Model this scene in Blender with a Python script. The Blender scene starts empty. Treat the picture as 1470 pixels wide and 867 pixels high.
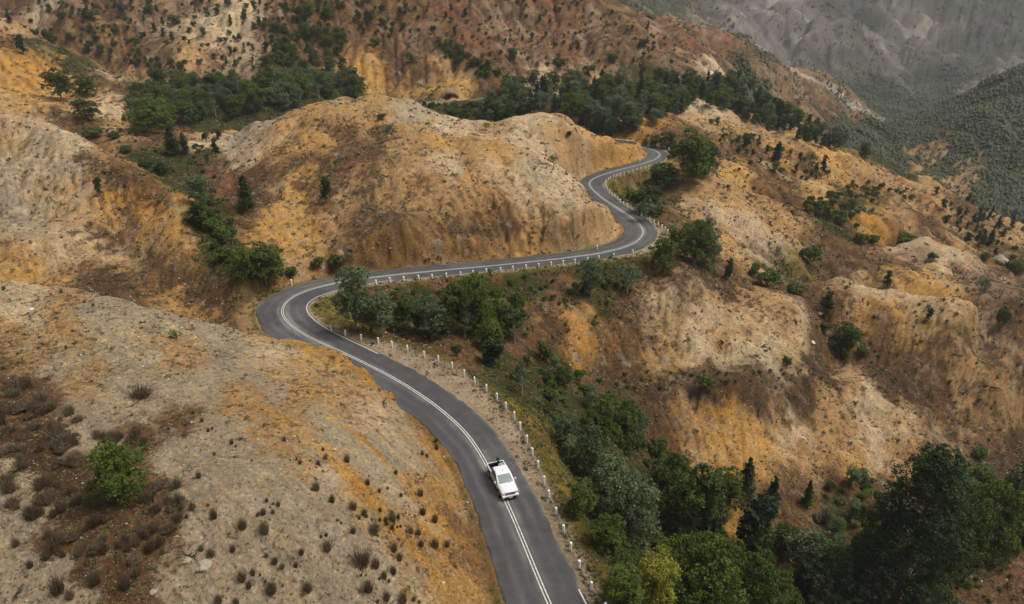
import bpy, bmesh, math, random
import numpy as np
from mathutils import Vector, Matrix

random.seed(7)
RNG = np.random.default_rng(11)
scene = bpy.context.scene
COL = scene.collection
# ---------------------------------------------------------------- camera
F_PX, CX, CY, PITCH, CAMZ = 1000.0, 735.0, 433.5, math.radians(25.0), 50.0
cam_d = bpy.data.cameras.new('camera')
cam = bpy.data.objects.new('camera', cam_d)
COL.objects.link(cam)
cam.location = (0, 0, CAMZ)
cam.rotation_euler = (math.radians(90) - PITCH, 0, 0)
cam_d.sensor_width = 36.0
cam_d.lens = 36.0 * F_PX / 1470.0
cam_d.clip_start = 0.5
cam_d.clip_end = 30000
scene.camera = cam
# ---------------------------------------------------------------- light
SUN_EL, SUN_AZ = math.radians(62), math.radians(86)     # azimuth measured from +Y towards +X
world = bpy.data.worlds.new('World')
scene.world = world
world.use_nodes = True
nt = world.node_tree
bg = nt.nodes['Background']
sky = nt.nodes.new('ShaderNodeTexSky')
sky.sky_type = 'NISHITA'
sky.sun_disc = False
sky.sun_elevation = SUN_EL
sky.sun_rotation = SUN_AZ
sky.air_density = 1.0
sky.dust_density = 6.0
sky.ozone_density = 0.6
hsv = nt.nodes.new('ShaderNodeHueSaturation')            # overcast: the cloud layer greys the sky
hsv.inputs['Saturation'].default_value = 0.14
nt.links.new(sky.outputs[0], hsv.inputs['Color'])
nt.links.new(hsv.outputs[0], bg.inputs['Color'])
bg.inputs['Strength'].default_value = 0.066
sl = bpy.data.lights.new('sun', 'SUN')
sun = bpy.data.objects.new('sun', sl)
COL.objects.link(sun)
sl.energy = 2.5
sl.angle = math.radians(30)
sl.color = (1.0, 0.955, 0.875)
sd = Vector((math.sin(SUN_AZ) * math.cos(SUN_EL), math.cos(SUN_AZ) * math.cos(SUN_EL), math.sin(SUN_EL)))
sun.rotation_euler = sd.to_track_quat('Z', 'Y').to_euler()
scene.view_settings.view_transform = 'Standard'
scene.view_settings.look = 'None'
scene.view_settings.exposure = 0.52
scene.view_settings.gamma = 1.0
scene.cycles.max_bounces = 5
scene.cycles.diffuse_bounces = 2
scene.cycles.transparent_max_bounces = 6
scene.cycles.volume_bounces = 0

# ---------------------------------------------------------------- photo geometry helpers
def dep_tan(v):
    return math.tan(PITCH + math.atan((v - CY) / F_PX))
def W_y(u, v, y):                       # point seen at (u, v) lying y metres ahead
    z = CAMZ - y * dep_tan(v)
    Z = y * math.cos(PITCH) + (CAMZ - z) * math.sin(PITCH)
    return ((u - CX) / F_PX * Z, y, z)
def W_z(u, v, z):                       # point seen at (u, v) lying at height z
    y = (CAMZ - z) / dep_tan(v)
    return W_y(u, v, y)
def W_h(u, y, z):                       # hidden ground: column u, distance y, height z
    Z = y * math.cos(PITCH) + (CAMZ - z) * math.sin(PITCH)
    return ((u - CX) / F_PX * Z, y, z)
def proj(x, y, z):
    Z = y * math.cos(PITCH) + (CAMZ - z) * math.sin(PITCH)
    Y = (CAMZ - z) * math.cos(PITCH) - y * math.sin(PITCH)
    return CX + F_PX * x / Z, CY + F_PX * Y / Z, F_PX / Z

# ---------------------------------------------------------------- noise
def _h(ix, iy, s):
    n = (ix.astype(np.int64) * 374761393 + iy.astype(np.int64) * 668265263 + s * 1442695041) & 0x7fffffff
    n = ((n ^ (n >> 13)) * 1274126177) & 0x7fffffff
    return ((n ^ (n >> 16)) & 0xffff).astype(np.float32) / 65535.0
def vnoise(x, y, s=0):                  # smooth value noise, -1..1
    xf = np.floor(x); yf = np.floor(y)
    fx = (x - xf).astype(np.float32); fy = (y - yf).astype(np.float32)
    fx = fx * fx * fx * (fx * (fx * 6 - 15) + 10); fy = fy * fy * fy * (fy * (fy * 6 - 15) + 10)
    a = _h(xf, yf, s); b = _h(xf + 1, yf, s); c = _h(xf, yf + 1, s); d = _h(xf + 1, yf + 1, s)
    return ((a * (1 - fx) + b * fx) * (1 - fy) + (c * (1 - fx) + d * fx) * fy) * 2 - 1
def rotn(x, y, lam, s):                 # rotated lattice per octave hides the grid
    a = 0.7 + s * 1.3
    ca, sa = math.cos(a), math.sin(a)
    return vnoise((x * ca - y * sa) / lam + 17.3 * s, (x * sa + y * ca) / lam - 9.1 * s, s)
def sstep(a, b, x):
    t = np.clip((x - a) / (b - a), 0, 1)
    return t * t * (3 - 2 * t)
QA, QL = 1300, .0036
# ---------------------------------------------------------------- road lines (u, v, z, half width left, half width right, right shoulder)
ROAD = [
 (905,1100,3.6,3.6,3.2,2.0),(832,960,2.8,3.7,3.2,2.0),(788,867,2.0,3.65,3.15,2.0),(760.5,800,1.4,3.5,3.2,2.1),(738,745,.8,3.4,3.2,2.2),(722.5,710,.3,3.3,3.2,2.4),
 (699,668,0,3.3,3.2,3.0),(679.5,632.6,0,3.3,3.2,3.6),(657,608.4,0,3.4,3.2,4.2),(624.6,581,0,3.5,3.2,4.9),(594,560,0,3.5,3.2,5.2),(567,543.5,0,3.6,3.3,5.0),
 (532,525.5,0,3.7,3.3,4.3),(496,508,0,3.8,3.4,3.2),(468,495.5,0,3.9,3.5,2.2),(442,483.5,0,4.0,3.7,1.7),(424,473,0,4.0,3.9,1.5),(408,459.5,0,4.0,4.1,1.4),(401.7,448,-.1,4.0,4.2,1.3),
 (405,436,-.3,4.0,4.2,1.3),(420,425,-.6,4.0,4.0,1.3),(442,416,-1.0,3.8,3.8,1.4),(483,406.5,-1.8,3.5,3.5,1.5),(531,398.6,-2.6,3.3,3.0,1.5),(619,389.4,-4.0,3.2,2.7,1.5),
 (704,382,-4.9,3.2,2.6,1.5),(770,375,-5.6,3.3,2.7,1.5),(824.5,369,-6.2,3.4,2.8,1.6),(865,363,-6.6,3.7,3.1,1.9),(891,357,-6.8,4.1,3.4,2.4),(914.7,347,-7,4.6,3.6,2.9),(924.5,335,-7,4.8,3.6,2.8),
 (919,322.6,-7,4.4,3.5,1.6),(904,310,-7.1,3.8,3.4,1.1),(889,300.7,-7.2,3.5,3.3,1.0),(861.5,282,-7.4,3.1,3.6,1.0),(849,270.5,-7.5,2.9,4.1,1.0),(845,264,-7.5,2.8,4.4,1.0),(850,257,-7.6,2.9,4.2,1.0),
 (877.7,246.5,-7.7,3.1,3.6,1.0),(912,238,-7.8,3.2,3.4,1.0),(934,231.5,-7.9,3.4,3.3,1.0),(945,226.5,-7.9,3.8,3.2,1.1),(948,222,-8,3.9,3.0,1.2),(943,216.5,-8,3.7,3.0,1.3),(926,212,-8,3.4,3.0,1.3),
 (900,209.5,-8,3.2,3.0,1.3),(860,208,-8,3.2,3.0,1.3)]
def catmull(P, step):
    P = np.array(P, float); out = []
    Q = np.vstack([2 * P[0] - P[1], P, 2 * P[-1] - P[-2]])
    for i in range(1, len(Q) - 2):
        n = max(2, int(np.linalg.norm(Q[i + 1][:2] - Q[i][:2]) / step))
        for k in range(n):
            t = k / n
            out.append(.5 * ((2 * Q[i]) + (-Q[i - 1] + Q[i + 1]) * t + (2 * Q[i - 1] - 5 * Q[i] + 4 * Q[i + 1] - Q[i + 2]) * t * t + (-Q[i - 1] + 3 * Q[i] - 3 * Q[i + 1] + Q[i + 2]) * t ** 3))
    out.append(P[-1])
    return np.array(out)
def road_curve(R, smooth=6):
    C = catmull([(*W_z(r[0], r[1], r[2]), r[3], r[4], r[5]) for r in R], 0.8)
    for _ in range(smooth):
        C[1:-1] = C[1:-1] * .5 + (C[:-2] + C[2:]) * .25
    T = np.gradient(C[:, :2], axis=0); T /= np.linalg.norm(T, axis=1)[:, None]
    N = np.stack([T[:, 1], -T[:, 0]], 1)                 # to the right when heading away
    return C, N
RC, RN = road_curve(ROAD, 25)
FAR = [(520,156,-1,2.6,2.6,1),(575,151,-1,2.6,2.6,1),(620,148,-1,2.6,2.6,1),(650,146.6,-1,2.6,2.6,1),(672,144.8,-1,2.8,2.8,1),(692,141.5,-1,2.8,2.8,1),(712,139,-1,2.6,2.6,1)]
FC, FN = road_curve(FAR, 10)

# ---------------------------------------------------------------- control points of the land
V = lambda u, v, z: W_z(u, v, z)
Y = lambda u, v, y: W_y(u, v, y)
H = lambda u, y, z: W_h(u, y, z)
CP = [
 # near left hill
 V(0,867,12),V(200,867,12),V(400,867,10),V(560,867,7.2),V(650,867,4.6),V(0,760,12.5),V(200,760,13),V(400,760,12),V(540,760,8.6),V(625,770,5),
 V(0,650,12),V(200,650,12.3),V(400,650,12),V(500,650,9.5),V(585,665,5.6),V(0,560,11),V(150,560,11.3),V(300,560,11),V(430,560,9.6),V(510,575,7.4),V(560,600,5.4),
 V(0,480,10),V(150,490,10.2),V(300,515,9.5),V(420,525,8),V(500,540,6.2),
 V(0,405,8),V(60,408,8),V(130,418,8),V(220,443,7.4),V(300,468,6.8),V(380,488,5.8),V(450,492,5.2),V(500,500,4.8),V(540,520,4.3),V(572,546,3.9),V(595,580,3.5),V(-250,405,8),V(-250,867,12),
 H(-250,115,0),H(0,108,.5),H(130,107,0),H(220,104,-.2),H(300,99,-.2),H(350,97,-.2),
 (-30,22,13),(-12,20,9),(0,20,5),(14,20,-1),(30,22,-12),(-14,12,9),(12,12,-4),(45,40,-22),(60,50,-30),
 # spur and second hill on the left
 Y(0,395,118),Y(0,370,124),Y(0,342,131),Y(60,338,132),Y(110,342,131),Y(200,382,122),Y(290,428,111),Y(325,458,104.5),Y(-250,395,118),Y(-250,342,131),
 Y(0,325,141),Y(0,250,162),Y(0,200,180),Y(0,160,196),Y(-250,160,196),Y(-250,250,162),Y(100,300,145),Y(100,230,162),Y(60,176,186),Y(110,194,178),Y(160,222,168),
 Y(200,340,134),Y(200,290,147),Y(205,250,156),Y(250,290,143),Y(262,390,119),Y(275,340,129),Y(268,305,138),Y(300,385,119),Y(318,410,113),
 H(0,225,6),H(-250,225,6),H(110,205,3.5),H(160,195,3.5),H(205,180,3.5),
 Y(345,400,112),Y(320,345,131),Y(292,285,160),Y(272,225,200),Y(350,430,108),
 # saddle and orange ridge, top left
 Y(0,145,248),Y(60,150,250),Y(150,180,240),Y(205,208,215),Y(120,140,285),Y(200,150,285),Y(0,100,298),Y(60,110,300),Y(0,30,372),Y(60,58,362),Y(130,88,348),Y(225,118,330),Y(-250,100,300),Y(-250,0,380),
 H(0,425,20),H(60,410,13),H(130,395,7),H(225,352,2),H(-250,420,25),Y(250,185,262),
 # central dome
 Y(440,378,127),Y(500,360,129),Y(530,352,130),Y(570,350,130),Y(605,345,131.5),Y(700,343,133),Y(800,337,141),Y(865,326,151),Y(888,316,158),
 Y(450,330,140),Y(550,300,145),Y(650,290,149),Y(750,285,155),Y(830,290,163),Y(855,298,163),Y(450,280,154),Y(550,240,164),Y(650,230,169),Y(750,230,178),Y(815,245,190),
 Y(380,300,148),Y(365,350,130),Y(380,240,173),Y(450,200,188),Y(550,170,203),Y(650,180,208),Y(750,195,211),Y(850,215,217),Y(900,220,232),
 Y(335,195,218),Y(400,170,224),Y(470,150,231),Y(545,140,234),Y(600,152,236),Y(650,168,238),Y(690,181,239),Y(730,180,241),Y(770,174,243),Y(850,196,249),Y(900,205,254),
 Y(330,245,188),H(335,244,0),H(400,250,0),H(470,258,-1),H(545,262,-2),H(600,264,-4),H(690,262,-8),H(770,268,-10),H(850,272,-13),
 # tree valley behind the dome
 Y(250,185,266),Y(300,152,296),Y(380,140,306),Y(450,130,322),Y(560,146,300),Y(640,150,306),Y(760,150,300),Y(810,165,288),Y(900,150,325),Y(880,190,278),Y(930,185,285),
 # big slope behind
 Y(300,100,352),Y(300,60,392),Y(300,0,440),Y(200,60,400),Y(200,0,450),Y(100,40,410),Y(100,0,455),Y(0,0,460),Y(250,85,352),Y(270,72,358),
 Y(450,100,352),Y(450,60,392),Y(450,0,430),Y(600,115,345),Y(600,60,392),Y(600,0,430),Y(660,128,326),Y(700,110,345),Y(750,100,360),Y(750,50,400),Y(750,0,435),
 Y(850,120,350),Y(850,80,385),Y(850,40,425),Y(838,2,455),Y(930,110,375),Y(930,60,425),Y(885,14,470),Y(930,28,495),Y(980,38,530),Y(1013,41,560),Y(1060,63,590),Y(1134,97,650),Y(1180,117,690),Y(1231,144,725),Y(1280,174,750),
 Y(950,80,430),Y(1000,100,440),Y(1020,108,440),Y(1050,105,480),Y(1120,130,530),Y(1200,160,600),Y(1240,180,640),
 H(838,560,38),H(930,620,10),H(1013,680,-25),H(1134,800,-80),H(1231,880,-125),H(1280,900,-140),
 H(0,560,95),H(300,540,95),H(600,530,95),H(750,530,80),H(300,800,170),H(700,900,150),H(0,800,170),H(-250,600,110),H(-250,900,190),
 # forested ridge and ribs falling to the right
 Y(1050,150,396),Y(1100,165,392),Y(1150,192,385),Y(1200,215,395),Y(1240,222,420),Y(1000,165,330),Y(960,170,310),Y(1000,200,285),Y(1060,200,300),Y(1100,225,290),Y(1200,260,302),
 Y(1280,262,345),Y(1330,272,370),Y(1400,298,372),Y(1470,325,375),Y(1300,300,300),Y(1400,335,318),Y(1470,350,325),
 H(1100,460,-45),H(1200,470,-75),H(1300,460,-98),H(1400,450,-105),H(1470,450,-108),
 Y(960,255,215),Y(1020,240,236),Y(1000,290,192),Y(1060,300,196),Y(1100,290,215),Y(1150,330,205),Y(1200,300,245),Y(1250,345,225),
 Y(970,372,147),Y(1000,400,140),Y(1050,380,156),Y(1100,420,149),Y(1150,400,170),Y(1200,440,153),Y(1300,490,145),Y(1400,520,150),Y(1470,550,146),
 Y(1720,470,200),Y(1720,560,150),
 Y(1200,398,168),Y(1245,408,164),Y(1290,419,160),Y(1360,426,157),Y(1410,458,150),Y(1470,505,142),H(1200,181,-31),H(1245,178,-34),H(1290,174,-37),H(1360,171,-39),H(1410,165,-41),H(1470,157,-43),
 Y(1290,400,190),Y(1370,418,187),Y(1440,452,173),Y(1310,375,206),Y(1390,392,200),Y(1250,372,205),Y(1270,356,216),Y(1330,343,222),Y(1400,364,212),Y(1470,405,196),H(1270,233,-41),H(1330,240,-47),H(1400,230,-50),H(1470,214,-52),
 Y(1470,382,255),Y(1420,352,270),Y(1340,332,262),Y(1280,340,250),Y(1180,440,153),Y(1187,470,148),Y(1197,520,139),Y(1140,440,141),Y(1240,560,127),Y(1290,560,131),Y(1340,590,127),Y(1250,470,148),Y(1330,500,143),
 # face under the upper road
 Y(830,400,134),Y(850,430,127),Y(850,480,118),Y(850,530,111),Y(950,400,141),Y(950,430,134),Y(950,480,125),Y(950,535,116),Y(1050,430,144),Y(1050,480,128),Y(1050,530,119),Y(1120,490,131),Y(1165,455,143),Y(1150,520,126),
 Y(880,548,109),Y(950,550,112),Y(1050,540,115),Y(950,600,104),Y(1050,620,106),Y(1150,620,112),Y(1250,600,121),Y(1350,600,129),Y(1470,620,133),Y(950,650,99),Y(1100,680,99),Y(1200,690,102),Y(1300,700,105),Y(1000,680,96),
 Y(1400,740,97),Y(1470,740,101),Y(1470,830,84),Y(1400,867,78),Y(1250,867,77),Y(1100,867,74),Y(1100,770,86),Y(1000,770,82),Y(1000,867,68),Y(950,800,74),Y(1300,780,89),Y(1720,867,80),
 # gully beside the lower road
 V(885,867,-1),V(905,867,-8),Y(950,867,60),V(830,780,-1.5),Y(870,780,62),Y(900,780,67),V(800,720,-1.5),Y(860,730,70),V(783,660,-2),Y(850,650,79),Y(900,660,85),Y(950,690,91),V(755,600,-2),Y(800,600,83),Y(850,600,92),Y(900,600,98),
 V(715,560,-2),Y(750,550,88),Y(800,550,98),Y(850,565,102),V(655,518,-1.5),Y(700,510,95),Y(760,500,105),Y(800,470,115),Y(600,478,101),Y(650,470,105),Y(700,440,119),Y(650,420,123),Y(600,424,119),Y(550,440,112),Y(700,402,129),Y(735,398,131),Y(500,440,107),V(540,482,-1.2),
 Y(760,420,127),Y(780,395,135),
 # hill across the right valley
 Y(1480,92,700),Y(1400,130,700),Y(1330,165,690),Y(1270,195,680),Y(1470,200,590),Y(1400,220,580),Y(1330,222,600),Y(1300,250,560),Y(1400,282,515),Y(1470,290,505),Y(1720,60,700),Y(1720,250,520),
 H(1480,900,-60),H(1400,900,-110),H(1330,900,-140),
 # far valley and mountains
 Y(1200,138,1350),Y(1260,152,1350),Y(1340,152,1350),Y(1100,98,1350),Y(1420,122,1250),Y(1480,100,1250),Y(1000,34,1350),
 Y(1140,88,1500),Y(1250,112,1500),Y(1350,112,1500),Y(1170,60,1560),Y(1080,40,1560),Y(1240,66,1580),Y(1120,15,1720),Y(1000,5,1640),Y(1180,30,1760),Y(1290,72,1640),Y(1350,40,1780),Y(1420,78,1640),Y(1470,50,1760),
 Y(1060,-10,1850),Y(1230,-5,1950),Y(1310,10,1900),Y(1400,5,1950),Y(1000,-90,2200),Y(1200,-120,2350),Y(1470,-120,2350),Y(1720,-120,2350),Y(1720,50,1760),Y(900,-20,1800),
 H(600,2400,330),H(0,2400,380),H(-250,2400,380),H(600,4500,480),H(0,4500,520),H(735,9500,700),H(0,9500,700),H(1470,9500,700),
]
CP = np.array(CP)
# points along the road keep the land near it at road height
for i in range(0, len(RC), 10):
    CP = np.vstack([CP, [RC[i, :3] + np.array([0, 0, -.1])]])
for i in range(6, len(FC) - 4, 14):
    CP = np.vstack([CP, [FC[i, :3]]])
# ---- thin-plate surface in (x/y, ln y) of the elevation angle
def tps_fit(P, val, lam=1e-4):
    n = len(P)
    D = np.linalg.norm(P[:, None] - P[None], axis=2)
    K = np.where(D > 0, D * D * np.log(D + 1e-12), 0) + lam * np.eye(n)
    A = np.zeros((n + 3, n + 3)); A[:n, :n] = K; A[:n, n] = 1; A[:n, n + 1:] = P; A[n:, :n] = A[:n, n:].T
    return np.linalg.solve(A, np.concatenate([val, np.zeros(3)]))
PA = np.stack([CP[:, 0] / CP[:, 1], np.log(CP[:, 1]) * 0.9], 1)
TT = (CP[:, 2] - CAMZ) / CP[:, 1]
WTS = tps_fit(PA, TT)
def tps_eval(A, L):
    n = len(PA); out = np.empty(A.shape, float)
    for r in range(A.shape[0]):
        dx = A[r][:, None] - PA[:, 0][None]; dy = L[r][:, None] * .9 - PA[:, 1][None]
        d2 = dx * dx + dy * dy
        out[r] = (.5 * d2 * np.log(d2 + 1e-12)) @ WTS[:n] + WTS[n] + WTS[n + 1] * A[r] + WTS[n + 2] * L[r] * .9
    return out
AZ0, AZ1, NA = -1.22, 1.22, QA
az = np.linspace(AZ0, AZ1, NA)
lnr = np.concatenate([np.arange(math.log(11), math.log(30), .012), np.arange(math.log(30), math.log(520), QL), np.arange(math.log(520), math.log(9000), QL * 2)])
NR = len(lnr)
# coarse surface with stream erosion
cn, cm = 620, 900
caz = np.linspace(AZ0, AZ1, cn); cln = np.linspace(math.log(11), math.log(9000), cm)
cA, cL = np.meshgrid(caz, cln)
kA, kL = np.meshgrid(np.linspace(AZ0, AZ1, 200), np.linspace(math.log(11), math.log(9000), 320))
kT = tps_eval(kA, kL)
def bil(G, fi, fj):                      # bilinear lookup, fi rows, fj cols
    fi = np.clip(fi, 0, G.shape[0] - 1.001); fj = np.clip(fj, 0, G.shape[1] - 1.001)
    i = fi.astype(np.int32); j = fj.astype(np.int32); a = fi - i; b = fj - j
    return (G[i, j] * (1 - a) * (1 - b) + G[i + 1, j] * a * (1 - b) + G[i, j + 1] * (1 - a) * b + G[i + 1, j + 1] * a * b)
def cub1(G, f, axis):
    n = G.shape[axis]; f = np.clip(f, 1, n - 2.001); i = f.astype(int); t = f - i
    g = lambda k: np.take(G, i + k, axis=axis)
    if axis == 0: t = t[:, None]
    return .5 * (2 * g(0) + (-g(-1) + g(1)) * t + (2 * g(-1) - 5 * g(0) + 4 * g(1) - g(2)) * t * t + (-g(-1) + 3 * g(0) - 3 * g(1) + g(2)) * t ** 3)
fr = (cln - math.log(11)) / (math.log(9000) - math.log(11)) * 319; fc = (caz - AZ0) / (AZ1 - AZ0) * 199
cT = cub1(cub1(kT, fr, 0), fc, 1)
cY = np.exp(cL); cX = cA * cY
cZ = CAMZ + cT * cY
def wfbm(x, y, dist, lam0, lams, amp, s0=3, cell=.004, crease=0.):
    z = np.zeros(x.shape, np.float32)
    for k, q in enumerate(lams):
        lam = q
        lo = cell * dist
        w = sstep(lo * 2, lo * 5, lam) * (1 - sstep(lam0 * .6, lam0 * 1.3, lam / dist))
        m = w > 0.001
        if m.any():
            nn_ = rotn(x[m], y[m], lam, s0 + k)
            if crease: nn_ = (1 - crease) * nn_ + crease * (2.4 * np.abs(rotn(x[m], y[m], lam * 1.3, s0 + k + 40)) - .8)
            z[m] += (w[m] * amp * lam * nn_).astype(np.float32)
    return z
LAMS = [400, 230, 130, 75, 42, 24, 13.5, 7.6, 4.3, 2.4, 1.4, .8]
ero = np.zeros_like(cZ)
nz = wfbm(cX, cY, cY, .22, LAMS, .055, 3, .006, .42) * (1 + .7 * sstep(290, 400, cY) + .15 * sstep(1200, 1500, cY))
idx = np.arange(cn * cm).reshape(cm, cn)
AREA = None
for it in range(3):
    Z = cZ + nz + ero
    dxm = (AZ1 - AZ0) / cn * cY; dym = (cln[1] - cln[0]) * cY
    best = np.zeros_like(Z); rec = idx.copy()
    for di, dj in ((0,1),(0,-1),(1,0),(-1,0),(1,1),(1,-1),(-1,1),(-1,-1)):
        Zs = np.roll(np.roll(Z, -di, 0), -dj, 1); Is = np.roll(np.roll(idx, -di, 0), -dj, 1)
        L = np.sqrt((dxm * dj) ** 2 + (dym * di) ** 2)
        s = (Z - Zs) / L * (1 + .25 * RNG.random(Z.shape))
        bad = np.zeros_like(s, bool)
        if di == 1: bad[-1] = 1
        if di == -1: bad[0] = 1
        if dj == 1: bad[:, -1] = 1
        if dj == -1: bad[:, 0] = 1
        s[bad] = -1
        m = s > best
        best[m] = s[m]; rec[m] = Is[m]
    order = np.argsort(-Z.ravel()).tolist()
    rl = rec.ravel().tolist(); area = [1.0] * (cn * cm)
    for i in order:
        r = rl[i]
        if r != i: area[r] += area[i]
    AREA = np.array(area).reshape(cm, cn)
    la = np.log(AREA)
    inc = np.clip(la - .9, 0, 4.5) * np.clip(best, 0, .6)
    for _ in range(1):
        p = np.pad(inc, 1, mode='edge')
        inc = (p[1:-1, 1:-1] * 4 + p[:-2, 1:-1] + p[2:, 1:-1] + p[1:-1, :-2] + p[1:-1, 2:]) / 8
    ero -= inc * cY * .0021
la = np.log(AREA)
for _ in range(2):
    p = np.pad(la, 1, mode='edge')
    la = (p[1:-1, 1:-1] * 4 + p[:-2, 1:-1] + p[2:, 1:-1] + p[1:-1, :-2] + p[1:-1, 2:]) / 8
cFlow = la
cBump = nz + ero
# fine grid
fr2 = (lnr - math.log(11)) / (math.log(9000) - math.log(11)) * 319; fc2 = (az - AZ0) / (AZ1 - AZ0) * 199
fT = cub1(cub1(kT, fr2, 0), fc2, 1)
GA, GL = np.meshgrid(az, lnr)
GY = np.exp(GL); GX = GA * GY
fi = (GL - math.log(11)) / (math.log(9000) - math.log(11)) * (cm - 1); fj = (GA - AZ0) / (AZ1 - AZ0) * (cn - 1)
FLOW = bil(cFlow, fi, fj)
# how rough each part of the land is (the near gravel hill is smooth)
ROUGH = 1 - .72 * np.exp(-(((GX + 28) / 42) ** 2 + ((GY - 55) / 45) ** 2))
GZ = CAMZ + fT * GY + bil(cBump, fi, fj) * ROUGH
GZ += wfbm(GX, GY, GY, .05, LAMS + [.45, .26], .098, 3, .0016, .65) * (ROUGH * .75 + .15) * (1 + 1.3 * sstep(1150, 1500, GY))
# runnels and low crusts on the near hill, running down towards the road
NEARH = np.exp(-(((GX + 30) / 34) ** 2 + ((GY - 58) / 30) ** 2) ** 2)
_sa = np.array([.79, -.61]); SLONG = GX * _sa[0] + GY * _sa[1]; SCROSS = GX * .61 + GY * .79
_wob = .9 * vnoise(SLONG / 7, SCROSS / 5, 90) + .35 * vnoise(SLONG / 2.2, SCROSS / 2, 91)
STK1 = vnoise(SLONG / 20, (SCROSS + _wob) / 1.9, 92); STK2 = vnoise(SLONG / 9, (SCROSS + _wob) / .75, 93); STK3 = vnoise(SLONG / 3, (SCROSS + _wob * .6) / .33, 94)
GZ += NEARH * (.20 * np.abs(STK1) + .09 * np.abs(STK2) + .03 * STK3)
HP = W_z(384, 452, 0)                    # outside of the hairpin: a wide dirt verge
# ---- carve the roads
def carve(GZ, C, N, ymax, left_cut, right_cut, reach):
    m = np.zeros(GZ.shape, bool)
    x0, x1, y0, y1 = C[:, 0].min() - reach, C[:, 0].max() + reach, C[:, 1].min() - reach, C[:, 1].max() + reach
    ii = np.where(((GX > x0) & (GX < x1) & (GY > y0) & (GY < y1)).ravel())[0]
    px = GX.ravel()[ii]; py = GY.ravel()[ii]
    near = np.full(len(ii), 1e9); k = np.zeros(len(ii), int)
    sub = np.arange(0, len(C), 1)
    for a in range(0, len(ii), 20000):
        d = (px[a:a + 20000, None] - C[None, :, 0]) ** 2 + (py[a:a + 20000, None] - C[None, :, 1]) ** 2
        k[a:a + 20000] = d.argmin(1)
    dx = px - C[k, 0]; dy = py - C[k, 1]
    sd_ = dx * N[k, 0] + dy * N[k, 1]
    dist = np.sqrt(dx * dx + dy * dy)
    T = np.stack([-N[:, 1], N[:, 0]], 1)
    rz = C[k, 2]
    s = np.where(sd_ > 0, dist, -dist)
    z = GZ.ravel()[ii]
    jit = .5 * vnoise(px / 1.6, py / 1.6, 41) + .3 * vnoise(px / .6, py / .6, 42)
    eR = C[k, 4] + C[k, 5] + .35 + .25 * jit; eL = C[k, 3] + .7 + .3 * jit + 2.4 * np.exp(-((C[k, 0] - HP[0]) ** 2 + (C[k, 1] - HP[1]) ** 2) / 14.0 ** 2)
    w = np.where(s > 0, sstep(eR, eR + right_cut, s), sstep(eL, eL + left_cut + 1.3 * jit, -s))
    inn = np.where(s > 0, C[k, 4], C[k, 3]) - np.abs(s)
    flat = rz - .03 - .22 * sstep(-.05, .9, inn) + (inn < 0) * (.04 * jit)
    flat = flat - np.where(s > 0, .10 * sstep(0, 4, -inn), .12 * sstep(.2, .7, -inn))
    zz = flat * (1 - w) + z * w
    g = GZ.ravel(); g[ii] = zz
    rd = np.full(GZ.size, 99.0, np.float32); rd[ii] = -inn * 1.0
    sg = np.zeros(GZ.size, np.float32); sg[ii] = np.sign(s)
    return g.reshape(GZ.shape), rd.reshape(GZ.shape), sg.reshape(GZ.shape)
GZ, RD, RS = carve(GZ, RC, RN, 320, 3.3, 4.5, 22)
GZ, RD2, _ = carve(GZ, FC, FN, 400, 5.0, 5.0, 14)
def ground(x, y):
    x = np.asarray(x, float); y = np.asarray(y, float)
    return bil(GZ, np.interp(np.log(np.maximum(y, 11)), lnr, np.arange(NR)), (x / y - AZ0) / (AZ1 - AZ0) * (NA - 1))
_ys = np.exp(np.linspace(math.log(14), math.log(8500), 3600))
def hit(u, v):                           # where the sight line through a photo point meets the land
    t = dep_tan(v)
    z = CAMZ - _ys * t
    Zc = _ys * math.cos(PITCH) + (CAMZ - z) * math.sin(PITCH)
    x = (u - CX) / F_PX * Zc
    g = ground(x, _ys)
    b = np.where(g >= z)[0]
    b = b[b > 3]
    i = b[0] if len(b) else len(_ys) - 1
    return Vector((x[i], _ys[i], g[i]))
def grid_mesh(name, X, Yy, Z):
    nr, nc = X.shape
    me = bpy.data.meshes.new(name)
    co = np.stack([X, Yy, Z], -1).astype(np.float32).reshape(-1, 3)
    i = np.arange(nr * nc, dtype=np.int32).reshape(nr, nc)
    q = np.stack([i[:-1, :-1], i[:-1, 1:], i[1:, 1:], i[1:, :-1]], -1).reshape(-1, 4)
    me.vertices.add(len(co)); me.vertices.foreach_set('co', co.ravel())
    me.loops.add(q.size); me.loops.foreach_set('vertex_index', q.ravel())
    me.polygons.add(len(q)); me.polygons.foreach_set('loop_start', np.arange(0, q.size, 4, dtype=np.int32))
    me.polygons.foreach_set('use_smooth', np.ones(len(q), bool))
    me.update(calc_edges=True)
    return me
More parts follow.
